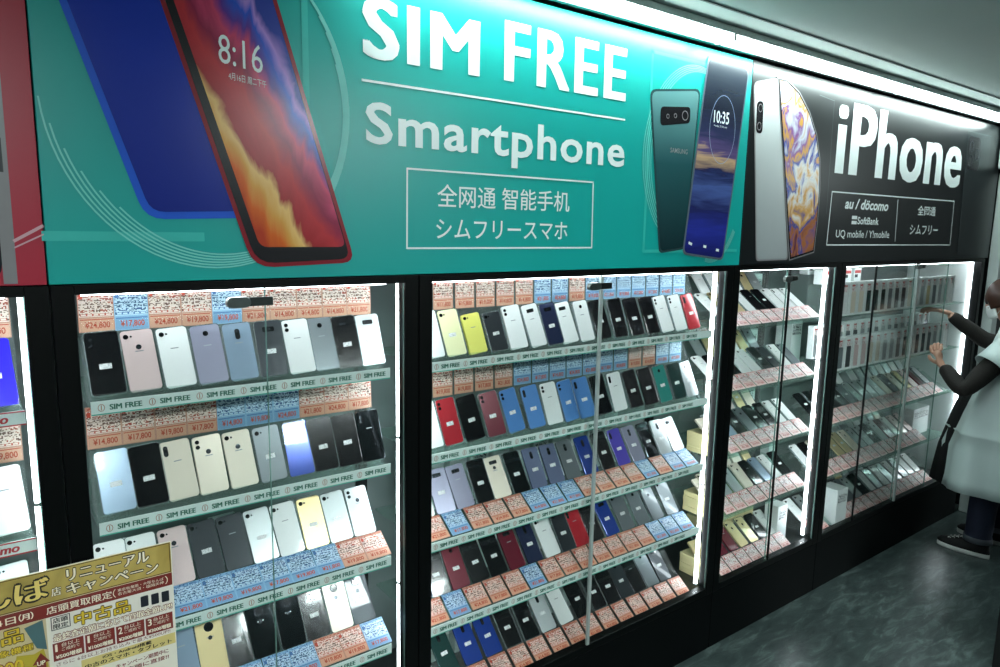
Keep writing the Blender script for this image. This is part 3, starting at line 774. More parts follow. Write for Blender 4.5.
# narrow case behind the poster
upright(1, 0, .066, .79, [.106, .182, .259, .334, .407, .483, .560, .630, .698, .768], 'KPWHLDWGKS', 'pddmcbtmbb', span(.100, .765, 10), 'OBOOBOOOOO', stick=.4, cover=.75)
upright(1, 1, .066, .79, [.112, .182, .253, .324, .398, .476, .550, .622, .693, .765], 'LKCCCGBKKX', 'ttptddpctp', span(.100, .765, 10), 'OOOOBBBOOO', stick=.6, cover=.6)
sloped(1, 2, .066, .79, [.095, .168, .245, .318, .391, .463, .537, .611, .684, .757], 'WWPDDSWASS', 'dddddddddt', span(.100, .765, 10), 'OBBBBBBBOO', stick=.3, cover=.2)
sloped(1, 3, .066, .79, [.098, .172, .246, .316, .385, .457, .532, .608, .680, .753], 'SGLAKXXKCD', 'rrprmrrcrr', span(.100, .765, 10), 'OBBBBBBOOB', stick=.3, cover=.5)
# widest case
upright(2, 0, .935, 2.25, [.966, 1.045, 1.125, 1.209, 1.291, 1.373, 1.449, 1.521, 1.598, 1.683, 1.771, 1.862, 1.948, 2.030, 2.112, 2.195], 'WyYDWWNWWKKKKWWR', 'ddddtbbbmmpppttp', span(.972, 2.200, 16), 'OOOOOOBBOBBBBBBB', stick=.5, cover=.5)
upright(2, 1, .935, 2.25, [.961, 1.038, 1.120, 1.205, 1.287, 1.376, 1.458, 1.538, 1.617, 1.703, 1.784, 1.876, 1.962, 2.046, 2.130, 2.210], 'WRKMbbWbbKWKKTES', 'dttttpttpppppmmm', span(.972, 2.200, 16), 'OOOOOBBBBBBBOOBB', stick=.8, cover=.8)
sloped(2, 2, .935, 2.25, [.966, 1.045, 1.122, 1.200, 1.278, 1.359, 1.441, 1.525, 1.607, 1.698, 1.790, 1.875, 1.962, 2.048, 2.125, 2.205], 'WHHKCXFFGBKVHXSS', 'bbbbbbcccccpcccb', span(.972, 2.200, 16), 'OBOOOBBBOOOOBOBB', stick=.8, cover=.4)
sloped(2, 3, .935, 2.25, [.960, 1.028, 1.108, 1.190, 1.270, 1.350, 1.430, 1.515, 1.594, 1.665, 1.745, 1.830, 1.918, 2.010, 2.100, 2.190], 'NKMKKMNWDRKBGGGG', 'ccmccbcddpbbdmdd', span(.972, 2.200, 16), 'OBOOOBOOOOOOOBBB', stick=.8, cover=.3)
sloped(2, 4, .935, 2.25, [.972, 1.070, 1.165, 1.250, 1.338, 1.424, 1.505, 1.595, 1.690, 1.775, 1.855, 1.935, 2.010, 2.090, 2.170], 'WEBBKKSWKKKDKGD', 'tcccmccddpdmmmb', span(.985, 2.200, 15), 'OOOOOOOOOOOOOOO', stick=.8, cover=.2)
# narrow case of pale phones: a front tier, and a back tier on the raised step
def tiered(case, row, x0, x1, xs, codes, cams, cxs, ccodes, bxs, bcodes, bcams, **kw):
    z = SHZ[row] if row < 4 else DECK
    for i, (a, b3) in enumerate(kw.pop('spans', [(x0, x1)])):
        tg = riser(a, b3, z, 'tier' if bxs else 'sloped', 'a shelf', 52)
        tg['label'] = ('clear acrylic stand under the phones', 'longer clear acrylic phone stand right of the box')[i] + f', {SHN[row]} of {CN[case]}'
    phone_row(case, row, z + .0545, .122, 53, xs, codes, cams, extra='front ', **kw)
    card_row(case, row, z + .0135, .0425, 55, cxs, ccodes, sz=.84, extra='front ')
    phone_row(case, row, z + .1185, .243, 38, bxs, bcodes, bcams, extra='rear ', **kw)
    card_row(case, row, z + .206, .3205, 6, bxs, 'R' * len(bxs), extra='rear ', sz=.72)
P3 = span(2.418, 3.072, 9)
tiered(3, 0, 2.382, 3.11, P3, 'WAAWKKWWW', 'dddddddtd', P3, 'R' * 9, P3[1:7], 'WWAWAS', 'd' * 6, stick=.2, cover=.2)
tiered(3, 1, 2.382, 3.11, P3, 'WKKWWKDWG', 'dppddddtd', P3, 'R' * 9, P3[1:7], 'SAKWAG', 'd' * 6, stick=.4, cover=.2)
tiered(3, 2, 2.462, 3.11, P3[1:], 'SLKGKKWW', 'dddddddd', P3[1:], 'R' * 8, P3[2:7], 'SKPAC', 'd' * 5, stick=.5, cover=.2)
tiered(3, 3, 2.462, 3.11, P3[1:], 'CSSCKLWK', 'ddddddtd', P3[1:], 'R' * 8, P3[2:7], 'SKCCA', 'd' * 5, stick=.3, cover=.2)
tiered(3, 4, 2.462, 3.11, P3[1:8], 'KMMAAKW', 'dddddtd', P3[1:8], 'R' * 7, [], '', '', spans=[(2.462, 2.995)], stick=.6, cover=.2)
# open case, lower three rows
P4 = span(3.272, 4.70, 18)
tiered(4, 2, 3.236, 4.74, P4[:17], 'KKKKKGSSSSCDCAPMS', 'ddddddddddddddddd', P4[:17], 'R' * 17, P4[5:16], 'SWSWSWSWSWS', 'd' * 11, stick=.5, cover=.2)
tiered(4, 3, 3.236, 4.74, [P4[0], P4[1], P4[2]] + P4[4:15], 'WKCAACSSKSMWPP', 'd' * 14, P4[:15], 'R' * 15, P4[5:13], 'CSGSWSGC', 'd' * 8, spans=[(3.236, 4.50)], stick=.2, cover=.2)
tiered(4, 4, 3.236, 4.74, P4[:2] + P4[4:17], 'WSSWGSKWSWSWSWW', 'd' * 15, P4[:2] + P4[4:17], 'R' * 15, P4[4:11], 'GSKASGS', 'd' * 7, spans=[(3.236, 3.44), (3.56, 4.74)], stick=.1, cover=.1)

# upright white display cartons in the open case: a window box with a phone inside
M_CARTON = mat('white_carton', '#dde5e3', .4, 0, .02)
def carton_mesh(code):
    name, hexc, rough, metal = COL[code]
    bm = bmesh.new(); uv = bm.loops.layers.uv.new('UVMap')
    w, h, d = .072, .168, .03
    ring(bm, [(-w/2, 0), (w/2, 0), (w/2, h), (-w/2, h)], [(-w/2 + .008, .008), (w/2 - .008, .008), (w/2 - .008, h - .012), (-w/2 + .008, h - .012)], 0, d, 0)
    box(bm, -w/2 + .008, w/2 - .008, d - .004, d, .008, h - .012, 0)
    prism(bm, rrect(.05, .108, .006, 3, 0, .064), .004, .014, 1)
    uv_quad(bm, -w/2 + .008, w/2 - .008, .118, h - .012, .012, 2, uv)
    box(bm, -w/2 + .012, w/2 - .012, .010, .012, h - .024, h - .018, 3)
    me = bpy.data.meshes.new('window_carton'); bm.normal_update(); bm.to_mesh(me); bm.free()
    for m in (M_CARTON, mat('phone_back_' + name.replace(' ', '_'), hexc, rough, metal), print_mat('card_print_R', '#f0e8e6', '#8c7672', '#b03a3c'), mat('carton_header_red', '#b5403c', .4)): me.materials.append(m)
    return me
CART = {c: carton_mesh(c) for c in 'WEDGCPSAK'}
def carton_row(row, y, z, xs, codes, tier):
    tot = {}
    for c in codes: tot[c] = tot.get(c, 0) + 1
    cnt = {}
    for x, c in zip(xs, codes):
        o = bpy.data.objects.new('window_carton', CART[c]); C.objects.link(o); o.location = (x, y, z)
        i = cnt.get(c, 0); cnt[c] = i + 1
        pl = 'only' if tot[c] == 1 else ORD[i]
        tag(o, f'{pl} white window carton holding {COL[c][0]} phone, {tier} of {SHN[row]}, open case', 'carton', f'window cartons on the {SHN[row]}, {tier}')
PC = span(3.275, 4.62, 18)
carton_row(0, .05, SHZ[0] + .001, PC, 'WWCCEEEGDDCPSAGSSW', 'front row')
carton_row(1, .05, SHZ[1] + .001, PC, 'GGDPPCCSSGKKDDGSSW', 'front row')
def step(x0, x1, y0, y1, z, h, label):
    bm = bmesh.new(); box(bm, x0, x1, y0, y1, z, z + h, bevel=.001)
    return tag(obj('display_step', bm, None, M_ACRYL), label, 'stand')
step(3.24, 4.66, .13, .2, SHZ[1] + .001, .055, 'clear acrylic step behind the front cartons, second shelf of open case')
carton_row(1, .14, SHZ[1] + .057, PC[:17], 'SGDSGDSGDSGDSGDSG', 'back row')
step(3.24, 3.62, .10, .19, SHZ[0] + .001, .153, 'clear acrylic step behind the front cartons, top shelf of open case')
# small cartons with red tops in two rising rows
bm = bmesh.new(); uv = bm.loops.layers.uv.new('UVMap')
box(bm, -.036, .036, 0, .05, 0, .075, bevel=.001); box(bm, -.03, .03, -.001, 0, .05, .066, 1); box(bm, -.028, .0, -.001, 0, .028, .044, 2)
SMB = bpy.data.meshes.new('small_carton'); bm.normal_update(); bm.to_mesh(SMB); bm.free()
for m in (M_CARTON, mat('carton_header_red', '#b5403c', .4), mat('carton_black_print', '#24282a', .4)): SMB.materials.append(m)
for r_, (y, dz) in enumerate(((.12, .1545), (.20, .2))):
    for i, x in enumerate(span(3.285, 3.59, 4)):
        o = bpy.data.objects.new('small_carton', SMB); C.objects.link(o); o.location = (x, y, SHZ[0] + dz); o.scale.z = (1, .72)[r_]
        tag(o, f'small white carton with red header, {ORD[i]} from left, {("lower", "upper")[r_]} row, top shelf, open case', 'carton', 'small cartons behind the window cartons')
step(3.24, 3.62, .195, .29, SHZ[0] + .001, .198, 'upper clear acrylic step behind small cartons, top shelf of open case')

# plain phone boxes
BOXM = {}
def phone_box(x, y, z, w, d, h, label, m=None, rz=0, group=None, printed=True, name='phone_box'):
    bm = bmesh.new(); uv = bm.loops.layers.uv.new('UVMap')
    box(bm, -w/2, w/2, 0, d, 0, h, bevel=.0012)
    fs = [uv_quad(bm, -w/2 + .01, w/2 - .01, h * .62, h * .86, -.0004, 1, uv)] if printed else []
    o = obj(name, bm, None, [m or M_CARTON, print_mat('box_print', '#cfd5d4', '#3f4648', '#59626a', 16, 14, .5)])
    o.location = (x, y, z); o.rotation_euler.z = rz
    return tag(o, label, 'box', group)
M_CREAM = mat('cream_carton', '#e4d9a4', .5, 0, .03)
phone_box(3.50, .045, DECK + .001, .10, .09, .20, 'white phone box with printed label standing at front on open case floor', rz=-.05)
phone_box(3.285, .342, SHZ[3] + .001, .07, .05, .24, 'narrow white box standing behind phones at fourth shelf start, open case', printed=False)
phone_box(3.045, .115, DECK + .001, .085, .075, .19, 'tall white phone box beside the right post on narrow case floor')
phone_box(4.62, .14, SHZ[3] + .001, .22, .12, .17, 'large white box at the far end of fourth shelf, open case')
phone_box(4.30, .345, DECK + .12, .85, .05, .16, 'long low printed carton behind phones on open case floor', m=mat('pale_grey_carton', '#b9c2c0', .4))
step(3.87, 4.73, .34, .40, DECK + .001, .118, 'clear acrylic step under the long printed carton, open case floor')
phone_box(3.36, .30, SHZ[1] + .18 - .179, .10, .09, .24, 'tall white box at the back of second shelf, open case start', printed=True)
phone_box(3.02, .342, SHZ[1] + .001, .09, .055, .2, 'white box at the back right of second shelf, narrow pale case')
phone_box(3.03, .342, SHZ[0] + .001, .08, .055, .2, 'white box at the back right of top shelf, narrow pale case')
phone_box(3.02, .342, SHZ[2] + .001, .12, .055, .2, 'wide white box at the back of third shelf, narrow pale case')
phone_box(4.70, .342, SHZ[2] + .001, .12, .055, .2, 'white box at the far end of third shelf, open case')
# cream boxes stacked on the floor and shelves of the pale case
LV = {3: ('lowest', 'middle', 'topmost'), 4: ('lowest', 'second lowest', 'third', 'topmost')}
for (row, cols, nl, yb, zb, nm) in ((4, span(2.66, 2.98, 5), 3, .262, DECK + .093, 'rear'), (4, [2.412], 4, .10, DECK + .001, 'front'), (3, [2.412], 4, .10, SHZ[3] + .001, 'front'), (2, [2.412], 4, .10, SHZ[2] + .001, 'front')):
    for ci, x in enumerate(cols):
        for l in range(nl):
            bm = bmesh.new(); box(bm, -.0375, .0375, 0, .115, 0, .022, bevel=.0012); box(bm, -.0377, .0377, -.0003, .1153, .0135, .0145)
            o = obj('phone_box', bm, None, [M_CREAM]); o.location = (x + (R.uniform(-.003, .003) if nm == 'front' else 0), yb, zb + l * .0225)
            where = f'{ORD[ci]} {nm} stack from left' if nm == 'rear' else 'stack by the left post'
            tag(o, f'{LV[nl][l]} cream box of {where}, {SHN[row]}, narrow pale-phone case', 'box', 'stacked cream phone boxes')
    if nm == 'front':
        for i, x in enumerate((2.392, 2.434)):
            o = place_phone(x, .115, zb + .0985, 52, 'A' if row == 4 else 'C', 'd', False, False, sc=.55)
            tag(o, f'{("left", "right")[i]} small {"gold" if row == 4 else "cream"} phone leaning on the cream box stack, {SHN[row]}, narrow pale-phone case', 'phone')
for i, x in enumerate(span(2.66, 2.98, 5)):
    bm = bmesh.new(); box(bm, -.036, .036, -.012, 0, 0, .115, bevel=.0012)
    o = obj('phone_box', bm, None, [M_CREAM, M_CREAM]); o.location = (x, .285, DECK + .167); o.rotation_euler.x = -math.radians(45)
    tag(o, f'leaning cream box lid, {ORD[i]} from left, on the rear stacks, narrow pale-phone case', 'box', 'leaning cream boxes')
bm = bmesh.new(); box(bm, 2.615, 3.03, .255, .40, DECK + .001, DECK + .092, bevel=.001)
tag(obj('display_step', bm, None, mat('black_step', '#101415', .4)), 'black step under the cream box stacks, floor of narrow case', 'stand')
# white boxes standing behind the sloped rows
def back_boxes(case, row, xs, y=.275, h=.165, lean=0):
    for i, x in enumerate(xs):
        hh = h * R.uniform(.9, 1.05)
        o = phone_box(x, y, SHZ[row] + .001 if row < 4 else DECK + .001, .074, .045, hh, f'white box standing behind phones, {ORD[i]} from left, {SHN[row]}, {CN[case]}', printed=(i % 3 == 0), group=f'white boxes behind the {SHN[row]} of {CN[case]}', rz=R.uniform(-.08, .08))
        o['label'] = f'{ORD[i]} white box from left, behind phones, {SHN[row]}, {CN[case]}'
back_boxes(1, 2, [.16, .27, .40, .52, .63], h=.13)
back_boxes(2, 2, span(1.0, 1.95, 11), h=.225)
back_boxes(2, 3, [1.33, 1.60, 1.72], h=.15)
back_boxes(2, 4, [1.12, 1.22, 1.62, 1.75], h=.2)

# clear boxes with cables at the left of the narrow case
for i, z in enumerate((SHZ[0], SHZ[1], SHZ[2])):
    bm = bmesh.new(); box(bm, .03, .09, .20, .31, z + .001, z + .12, bevel=.002)
    tag(obj('clear_box', bm, None, M_ACRYL), f'empty clear plastic box by the left post, {SHN[i]} of narrow case', 'box')

# ------------------------------------------------------------------ poster in front of the first post
PY = -.0135
poster = tag(obj('poster', boxm(-.46, .1985, PY, PY + .0025, .70, 1.0735), None, mat('poster_paper', '#e9e3d2', .4)),
             'gold and dark red Japanese campaign poster standing before the glass', 'poster')
def pq_(name, x0, x1, z0, z1, m, lift=0):
    return obj(name, boxm(x0, x1, PY - .0004 - lift, PY - lift, z0, z1), poster, m)
MG = art_mat('gold_foil_print', .9, .9, 0, 1, [(0, '#8f7a3a'), (.35, '#c3a95c'), (.6, '#a58c45'), (1, '#e0cf8c')], off=.3, noise=.4, nscale=9, rough=.4)
MDR = mat('dark_red_print', '#7c2a22', .4); MBK = mat('black_print', '#1a1512', .4); MGO = mat('gold_text_print', '#d9b935', .4)
MCR = mat('cream_text_print', '#f3ead2', .4)
pq_('gold_band', -.458, .1965, .998, 1.072, MG)
stroke_obj('band_border', [([(-.456, 1.0), (.194, 1.0), (.194, 1.070), (-.456, 1.070)], .0018, True)], PY - .0006, poster, mat('dark_gold_print', '#5e4a1c', .4))
pq_('red_band', -.458, .1965, .9665, .997, MDR)
pq_('white_panel', -.048, .1965, .8175, .966, mat('panel_print', '#e6e0d4', .4))
pq_('left_panel', -.458, -.054, .702, .966, mat('panel_print2', '#cbb98f', .4))
def ptext(parts, m, y=PY - .0012, name='lettering'): return text_obj(name, parts, y, poster, m)
def outlined(s, x, z, w, h, fill, edge, b0=.02, b1=.10, e=.0035, y=PY):
    bm = bmesh.new()
    for k in range(8):
        a = k * PI / 4
        add_text(bm, s, x + e * .8 * math.cos(a), z + e * .8 * math.sin(a), w, h, y - .0008 - .00003 * k)
    obj('lettering_outline', bm, poster, edge)
    bm = bmesh.new()
    for k, dx in enumerate((-.3, 0, .3)): add_text(bm, s, x + dx * e, z, w, h, y - .0014 - .00003 * k)
    obj('lettering', bm, poster, fill)
outlined('なんば', -.235, 1.013, .19, .046, mat('bright_gold_print', '#ecd27a', .4), MBK, .03, .12, .006)
outlined('店', -.040, 1.012, .017, .019, MCR, MBK, .02, .1, .0015)
outlined('リニューアル', -.010, 1.0385, .160, .0255, MCR, MBK, .03, .11, .003)
outlined('キャンペーン', -.012, 1.0065, .180, .0255, MCR, MBK, .03, .11, .003)
ptext([('店頭買取限定', -.052, .9735, .124, .0175, dict(fat=.0005)), ('（', .0735, .972, .006, .020), ('東京秋葉原・大阪なんば', .083, .9835, .095, .0072), ('名古屋大須・福岡天神', .083, .9745, .095, .0072), ('）', .181, .972, .006, .020)], MCR)
ptext([('4月24日㈪', -.195, .974, .12, .0165, dict(fat=.0007))], MCR)
# framed stamp, big word
stroke_obj('stamp_frame', [([(-.045, .9345), (-.011, .9345), (-.011, .9635), (-.045, .9635)], .0016, True)], PY - .0008, poster, MBK)
ptext([('店頭', -.042, .950, .028, .0115, dict(fat=.0007)), ('限定', -.042, .9365, .028, .0115, dict(fat=.0007))], MBK)
outlined('中古品', -.002, .930, .108, .030, MGO, mat('brown_print', '#4e3a12', .4), .03, .10, .0028)
bm = bmesh.new()
for i, x in enumerate((.136, .158, .180)): prism(bm, rrect(.016, .026, .002, 2, x, .944 - .001 * i), PY - .0009, PY - .0004)
obj('printed_phones', bm, poster, mat('poster_phone_print', '#23272e', .3))
outlined('最終査定額に応じて買取金額UP!!', -.043, .9075, .236, .0165, MCR, MDR, .02, .09, .0018)
for i, (a, v) in enumerate((('1', '500'), ('1', '1000'), ('2', '2000'), ('3', '3000'))):
    x = -.046 + i * .0605
    pq_('price_box', x, x + .0575, .862 - .0012 * i, .9035 - .0012 * i, MDR, .0004)
    ptext([(a, x + .004, .884 - .0012 * i, .0045 if a == '1' else .0085, .0165, dict(fat=.0007)), ('台以上', x + .016, .892 - .0012 * i, .034, .009), ('ご成約で', x + .016, .882 - .0012 * i, .034, .008)], MCR)
    ptext([('¥' + v + '増額', x + .004, .866 - .0012 * i, .049, .0105, dict(fat=.0007))], MCR)
ptext([('さらに 6台以上お持ち込みで最大¥500UP!!', -.042, .849, .228, .0095)], MDR)
pq_('gold_footer', .004, .1965, .819, .846, mat('pale_gold_print', '#d8c47c', .4), .0003)
ptext([('iOS・Android搭載', .045, .8355, .10, .0085, dict(fat=.0007)), ('中古のスマホ・タブレット', .010, .8225, .178, .011, dict(fat=.0007))], MBK)
ptext([('キャンペーン期間中に', .07, .800, .11, .011, dict(fat=.0005)), ('店頭に直接!!', .09, .785, .09, .011, dict(fat=.0005))], MDR)
outlined('新品', -.178, .930, .082, .033, MGO, mat('brown_print', '#4e3a12', .4), .03, .10, .0028)
outlined('対象機種', -.160, .905, .080, .015, MGO, mat('brown_print', '#4e3a12', .4), .03, .09, .0018)
poly('printed_tablet', [(-.093, .957), (-.060, .965), (-.056, .896), (-.074, .905)], PY - .0005, poster, mat('teal_phone_print', '#4f6d70', .35))
poly('printed_burst', [(-.11, .900), (-.08, .893), (-.062, .90), (-.056, .86), (-.06, .82), (-.10, .83), (-.118, .86)], PY - .0004, poster, mat('burst_print', '#b8a436', .4))
outlined('¥10000', -.200, .862, .10, .030, MGO, MDR, .03, .10, .0028)
poly('printed_arrow', [(-.084, .868), (-.068, .892), (-.053, .868), (-.060, .868), (-.060, .845), (-.077, .845), (-.077, .868)], PY - .0008, poster, MDR)
ptext([('UP', -.076, .864, .015, .010, dict(fat=.0007))], MCR, PY - .0018)
bm = bmesh.new(); box(bm, -.40, -.385, -.0105, -.0005, .69, 1.0); box(bm, .13, .145, -.0105, -.0005, .69, 1.0)
obj('hanger', bm, poster, M_ACRYL)

# ------------------------------------------------------------------ pole and box past the cases
bm = bmesh.new(); box(bm, 5.0, 5.085, -.06, -.0, 0, 2.20, bevel=.006)
duct = tag(obj('wall_duct', bm, None, mat('off_white_duct', '#b9c2c0', .45)), 'pale grey vertical duct on the wall behind the shop worker', 'duct')
bm = bmesh.new(); box(bm, 4.93, 5.12, -.115, -.005, 2.215, 2.47, bevel=.02)
tag(obj('speaker_box', bm, None, mat('off_white_plastic', '#c4ccca', .4)), 'rounded white box fixed at the top of the pale duct', 'box')

# ------------------------------------------------------------------ shop worker
M_SKIN = mat('skin', '#b98d78', .5, 0, .05, 20); M_KNIT = mat('dark_brown_knit', '#1d1a17', .85, 0, .25, 120, bump=.3)
M_VINYL = mat('white_vinyl', '#c9dad8', .35, 0, .03, 6, bump=.12); M_DENIM = mat('navy_denim', '#161d33', .8, 0, .25, 90)
M_HAIR = mat('brown_hair', '#3a2218', .45, 0, .3, 60); M_MASK = mat('white_mask', '#dfe5e4', .6); M_SHOE = mat('black_canvas', '#0d0e10', .7, 0, .2, 80)
M_RUB = mat('white_rubber', '#cfd2cf', .5); M_DARKCL = mat('black_cotton', '#0c0e0f', .85, 0, .2, 40)
LSH, LEL, LWR = (4.30, -.375, 1.20), (4.115, -.25, .975), (4.205, -.10, 1.085)
RSH, REL, RWR = (4.60, -.40, 1.20), (4.60, -.17, 1.20), (4.475, .0, 1.355)
vb = [(4.48, -.36, .86), (4.47, -.37, 1.0), (4.46, -.385, 1.15), (4.455, -.375, 1.25), (4.47, -.345, 1.33), (4.495, -.305, 1.385),      # 0-5 spine, neck
      (4.505, -.28, 1.44), (4.505, -.28, 1.49),                                                                                     # 6,7 head
      LSH, LEL, LWR, RSH, REL, RWR,                                                                                                   # 8-13
      (4.39, -.355, .80), (4.37, -.33, .45), (4.36, -.325, .08), (4.57, -.355, .80), (4.61, -.33, .45), (4.625, -.325, .08)]            # 14-19
eb = [(0, 1), (1, 2), (2, 3), (3, 4), (4, 5), (5, 6), (6, 7), (3, 8), (8, 9), (9, 10), (3, 11), (11, 12), (12, 13), (0, 14), (14, 15), (15, 16), (0, 17), (17, 18), (18, 19)]
rb = [(.13, .11), (.115, .095), (.13, .1), (.09, .08), .052, .07, .085, .07, .055, .040, .028, .055, .040, .028, .08, .052, .036, .08, .052, .036]
person = skin_mesh('person', vb, eb, rb, None, M_SKIN, 2)
tag(person, 'shop worker in white vinyl smock and mask reaching into the open case', 'person')
# head shape with face: nose, ears, eyes
hc = Vector((4.505, -.275, 1.455)); face = Vector((.08, .93, -.30)).normalized(); side = face.cross(Vector((0, 0, 1))).normalized(); up = side.cross(face)
def hp(f, s_, u): return hc + face * f + side * s_ + up * u
bm = bmesh.new()
bmesh.ops.create_uvsphere(bm, u_segments=32, v_segments=24, radius=1)
for v in bm.verts:
    x, y, z = v.co
    f = .098 * y; s_ = .076 * x; u = .112 * z
    if z < 0: s_ *= 1 - .28 * z * z; f *= 1 - .12 * z * z
    if y > .75 and abs(x) < .35: f += .018 * max(0, 1 - abs(x) / .2) * max(0, 1 - abs(z + .1) / .3)      # nose
    if y > .6 and abs(abs(x) - .38) < .2 and abs(z - .08) < .15: f -= .006
    v.co = hp(f, s_, u)
smooth(obj('head', bm, person, M_SKIN))
for s_ in (-1, 1):
    bm = bmesh.new(); bmesh.ops.create_uvsphere(bm, u_segments=12, v_segments=10, radius=1)
    for v in bm.verts: x, y, z = v.co; v.co = hp(-.005 + .016 * y, s_ * (.076 + .007 * x), -.012 + .028 * z)
    smooth(obj('ear', bm, person, M_SKIN))
    bm = bmesh.new(); bmesh.ops.create_uvsphere(bm, u_segments=12, v_segments=8, radius=.011)
    for v in bm.verts: v.co = hp(.081, s_ * .03, .008) + v.co
    smooth(obj('eye', bm, person, mat('eye', '#161312', .2)))
# hair: a cap over skull, fringe and nape
bm = bmesh.new(); bmesh.ops.create_uvsphere(bm, u_segments=48, v_segments=32, radius=1)
dead = [v for v in bm.verts if (v.co.y > .78 and v.co.z < -.05) or (v.co.y > .12 and v.co.z < -.38) or v.co.z < -.9]
bmesh.ops.delete(bm, geom=dead, context='VERTS')
for v in bm.verts:
    x, y, z = v.co
    rr = 1 + .02 * math.sin(26 * math.atan2(x, y)) + .012 * math.sin(9 * z)
    low = max(0, -z)
    v.co = hp((.112 * y - .012) * rr, .092 * x * rr * (1 + .08 * low), .118 * z * rr * (1.25 if z < 0 else 1) + .008)
hair = smooth(obj('hair', bm, person, M_HAIR)); so = hair.modifiers.new('thick', 'SOLIDIFY'); so.thickness = .012; so.offset = -1
# mask
bm = bmesh.new(); G = []
for j in range(7):
    row_ = []
    for i in range(13):
        a = (i / 12 - .5) * 2 * 1.25; zz = -.012 - .075 * j / 6
        f = (.100 + .012 * math.cos(a * 1.6) * math.sin(PI * (j + .6) / 8)) * math.cos(a); s_ = .083 * math.sin(a)
        row_.append(bm.verts.new(hp(f * (1.0 - .05 * j / 6), s_, zz)))
    G.append(row_)
for j in range(6):
    for i in range(12): bm.faces.new((G[j][i], G[j][i+1], G[j+1][i+1], G[j+1][i]))
mask = smooth(obj('face_mask', bm, person, M_MASK)); so = mask.modifiers.new('t', 'SOLIDIFY'); so.thickness = .003
bm = bmesh.new()
for s_ in (-1, 1):
    cyl(bm, hp(.03, s_ * .080, -.02), hp(-.01, s_ * .082, .012), .0015, 6); cyl(bm, hp(.03, s_ * .080, -.07), hp(-.01, s_ * .082, -.035), .0015, 6)
obj('ear_loop', bm, mask, M_MASK)
# knit sleeves
def lerp(a, b3, t): return tuple(a[i] + (b3[i] - a[i]) * t for i in range(3))
for (a, b3, c) in ((LSH, LEL, LWR), (RSH, REL, RWR)):
    pts = [lerp(a, b3, -.1), lerp(a, b3, .45), b3, lerp(b3, c, .5), lerp(b3, c, .97)]
    skin_mesh('sleeve', pts, [(0, 1), (1, 2), (2, 3), (3, 4)], [.062, .058, .052, .045, .036], person, M_KNIT, 2)
# trousers
for sx in (0, 1):
    X = (4.385, 4.372, 4.362)[:] if sx == 0 else (4.58, 4.612, 4.625)
    rings = []
    for z, r_, yy in ((.86, .10, -.355), (.70, .092, -.35), (.45, .070, -.335), (.25, .064, -.328), (.12, .062, -.325), (.085, .064, -.325)):
        t = (.86 - z) / .775; x = X[0] + (X[2] - X[0]) * t
        rings.append(ell(x, yy, z, r_, r_ * 1.08, 24, wob=.03, k=4, ph=z * 20))
    tr = obj('trouser_leg', loft(rings), person, M_DENIM)
    cuff = [ell(X[2], -.325, z, r_, r_ * 1.08, 24) for z, r_ in ((.118, .066), (.085, .068), (.084, .060))]
    obj('rolled_cuff', loft(cuff), tr, mat('grey_cuff', '#5c6068', .8))
# shoes: heel towards -y, toe towards +y
def shoe(x, yh, L, rz):
    root = obj('shoe', bmesh.new(), person, M_SHOE)
    def outline(s_, zz, lo=0):
        P = []
        for i in range(28):
            a = 2 * PI * i / 28
            yy = math.sin(a); xx = math.cos(a)
            w = (.038 + .010 * max(0, yy)) * s_
            P.append((xx * w * (1 - .25 * max(0, -yy)), L / 2 + yy * L / 2 * (1 if s_ > .98 else s_ * .99), zz))
        return P
    up_ = [outline(1.0, .022), outline(1.0, .035)]
    for zz, s_, y0, y1 in ((.052, .93, .02, .93), (.066, .80, .02, .76), (.080, .66, .02, .62), (.092, .62, .02, .52), (.094, .52, .04, .50)):
        P = []
        for i in range(28):
            a = 2 * PI * i / 28; w = .042 * s_
            P.append((math.cos(a) * w, L * ((y0 + y1) / 2 + math.sin(a) * (y1 - y0) / 2), zz))
        up_.append(P)
    me = bpy.data.meshes.new('shoe'); bm = loft(up_, (False, True)); bm.to_mesh(me); bm.free(); me.materials.append(M_SHOE); root.data = me
    obj('sole', loft([outline(1.02, .0), outline(1.05, .004), outline(1.05, .023), outline(1.0, .025)], (True, True)), root, M_RUB)
    bm = bmesh.new()
    for i in range(4):
        yy = L * (.50 + .075 * i); zz = .088 - .0085 * i
        cyl(bm, (-.022, yy, zz), (.022, yy + .012, zz + .001), .0028, 6); cyl(bm, (.022, yy, zz), (-.022, yy + .012, zz + .001), .0028, 6)
    for s_ in (-1, 1): cyl(bm, (0, L * .49, .094), (s_ * .035, L * .53, .094), .003, 6)
    obj('laces', bm, root, M_RUB)
    root.location = (x, yh, 0); root.rotation_euler.z = rz
    return root
shoe(4.357, -.395, .270, .02); shoe(4.627, -.395, .270, -.06)
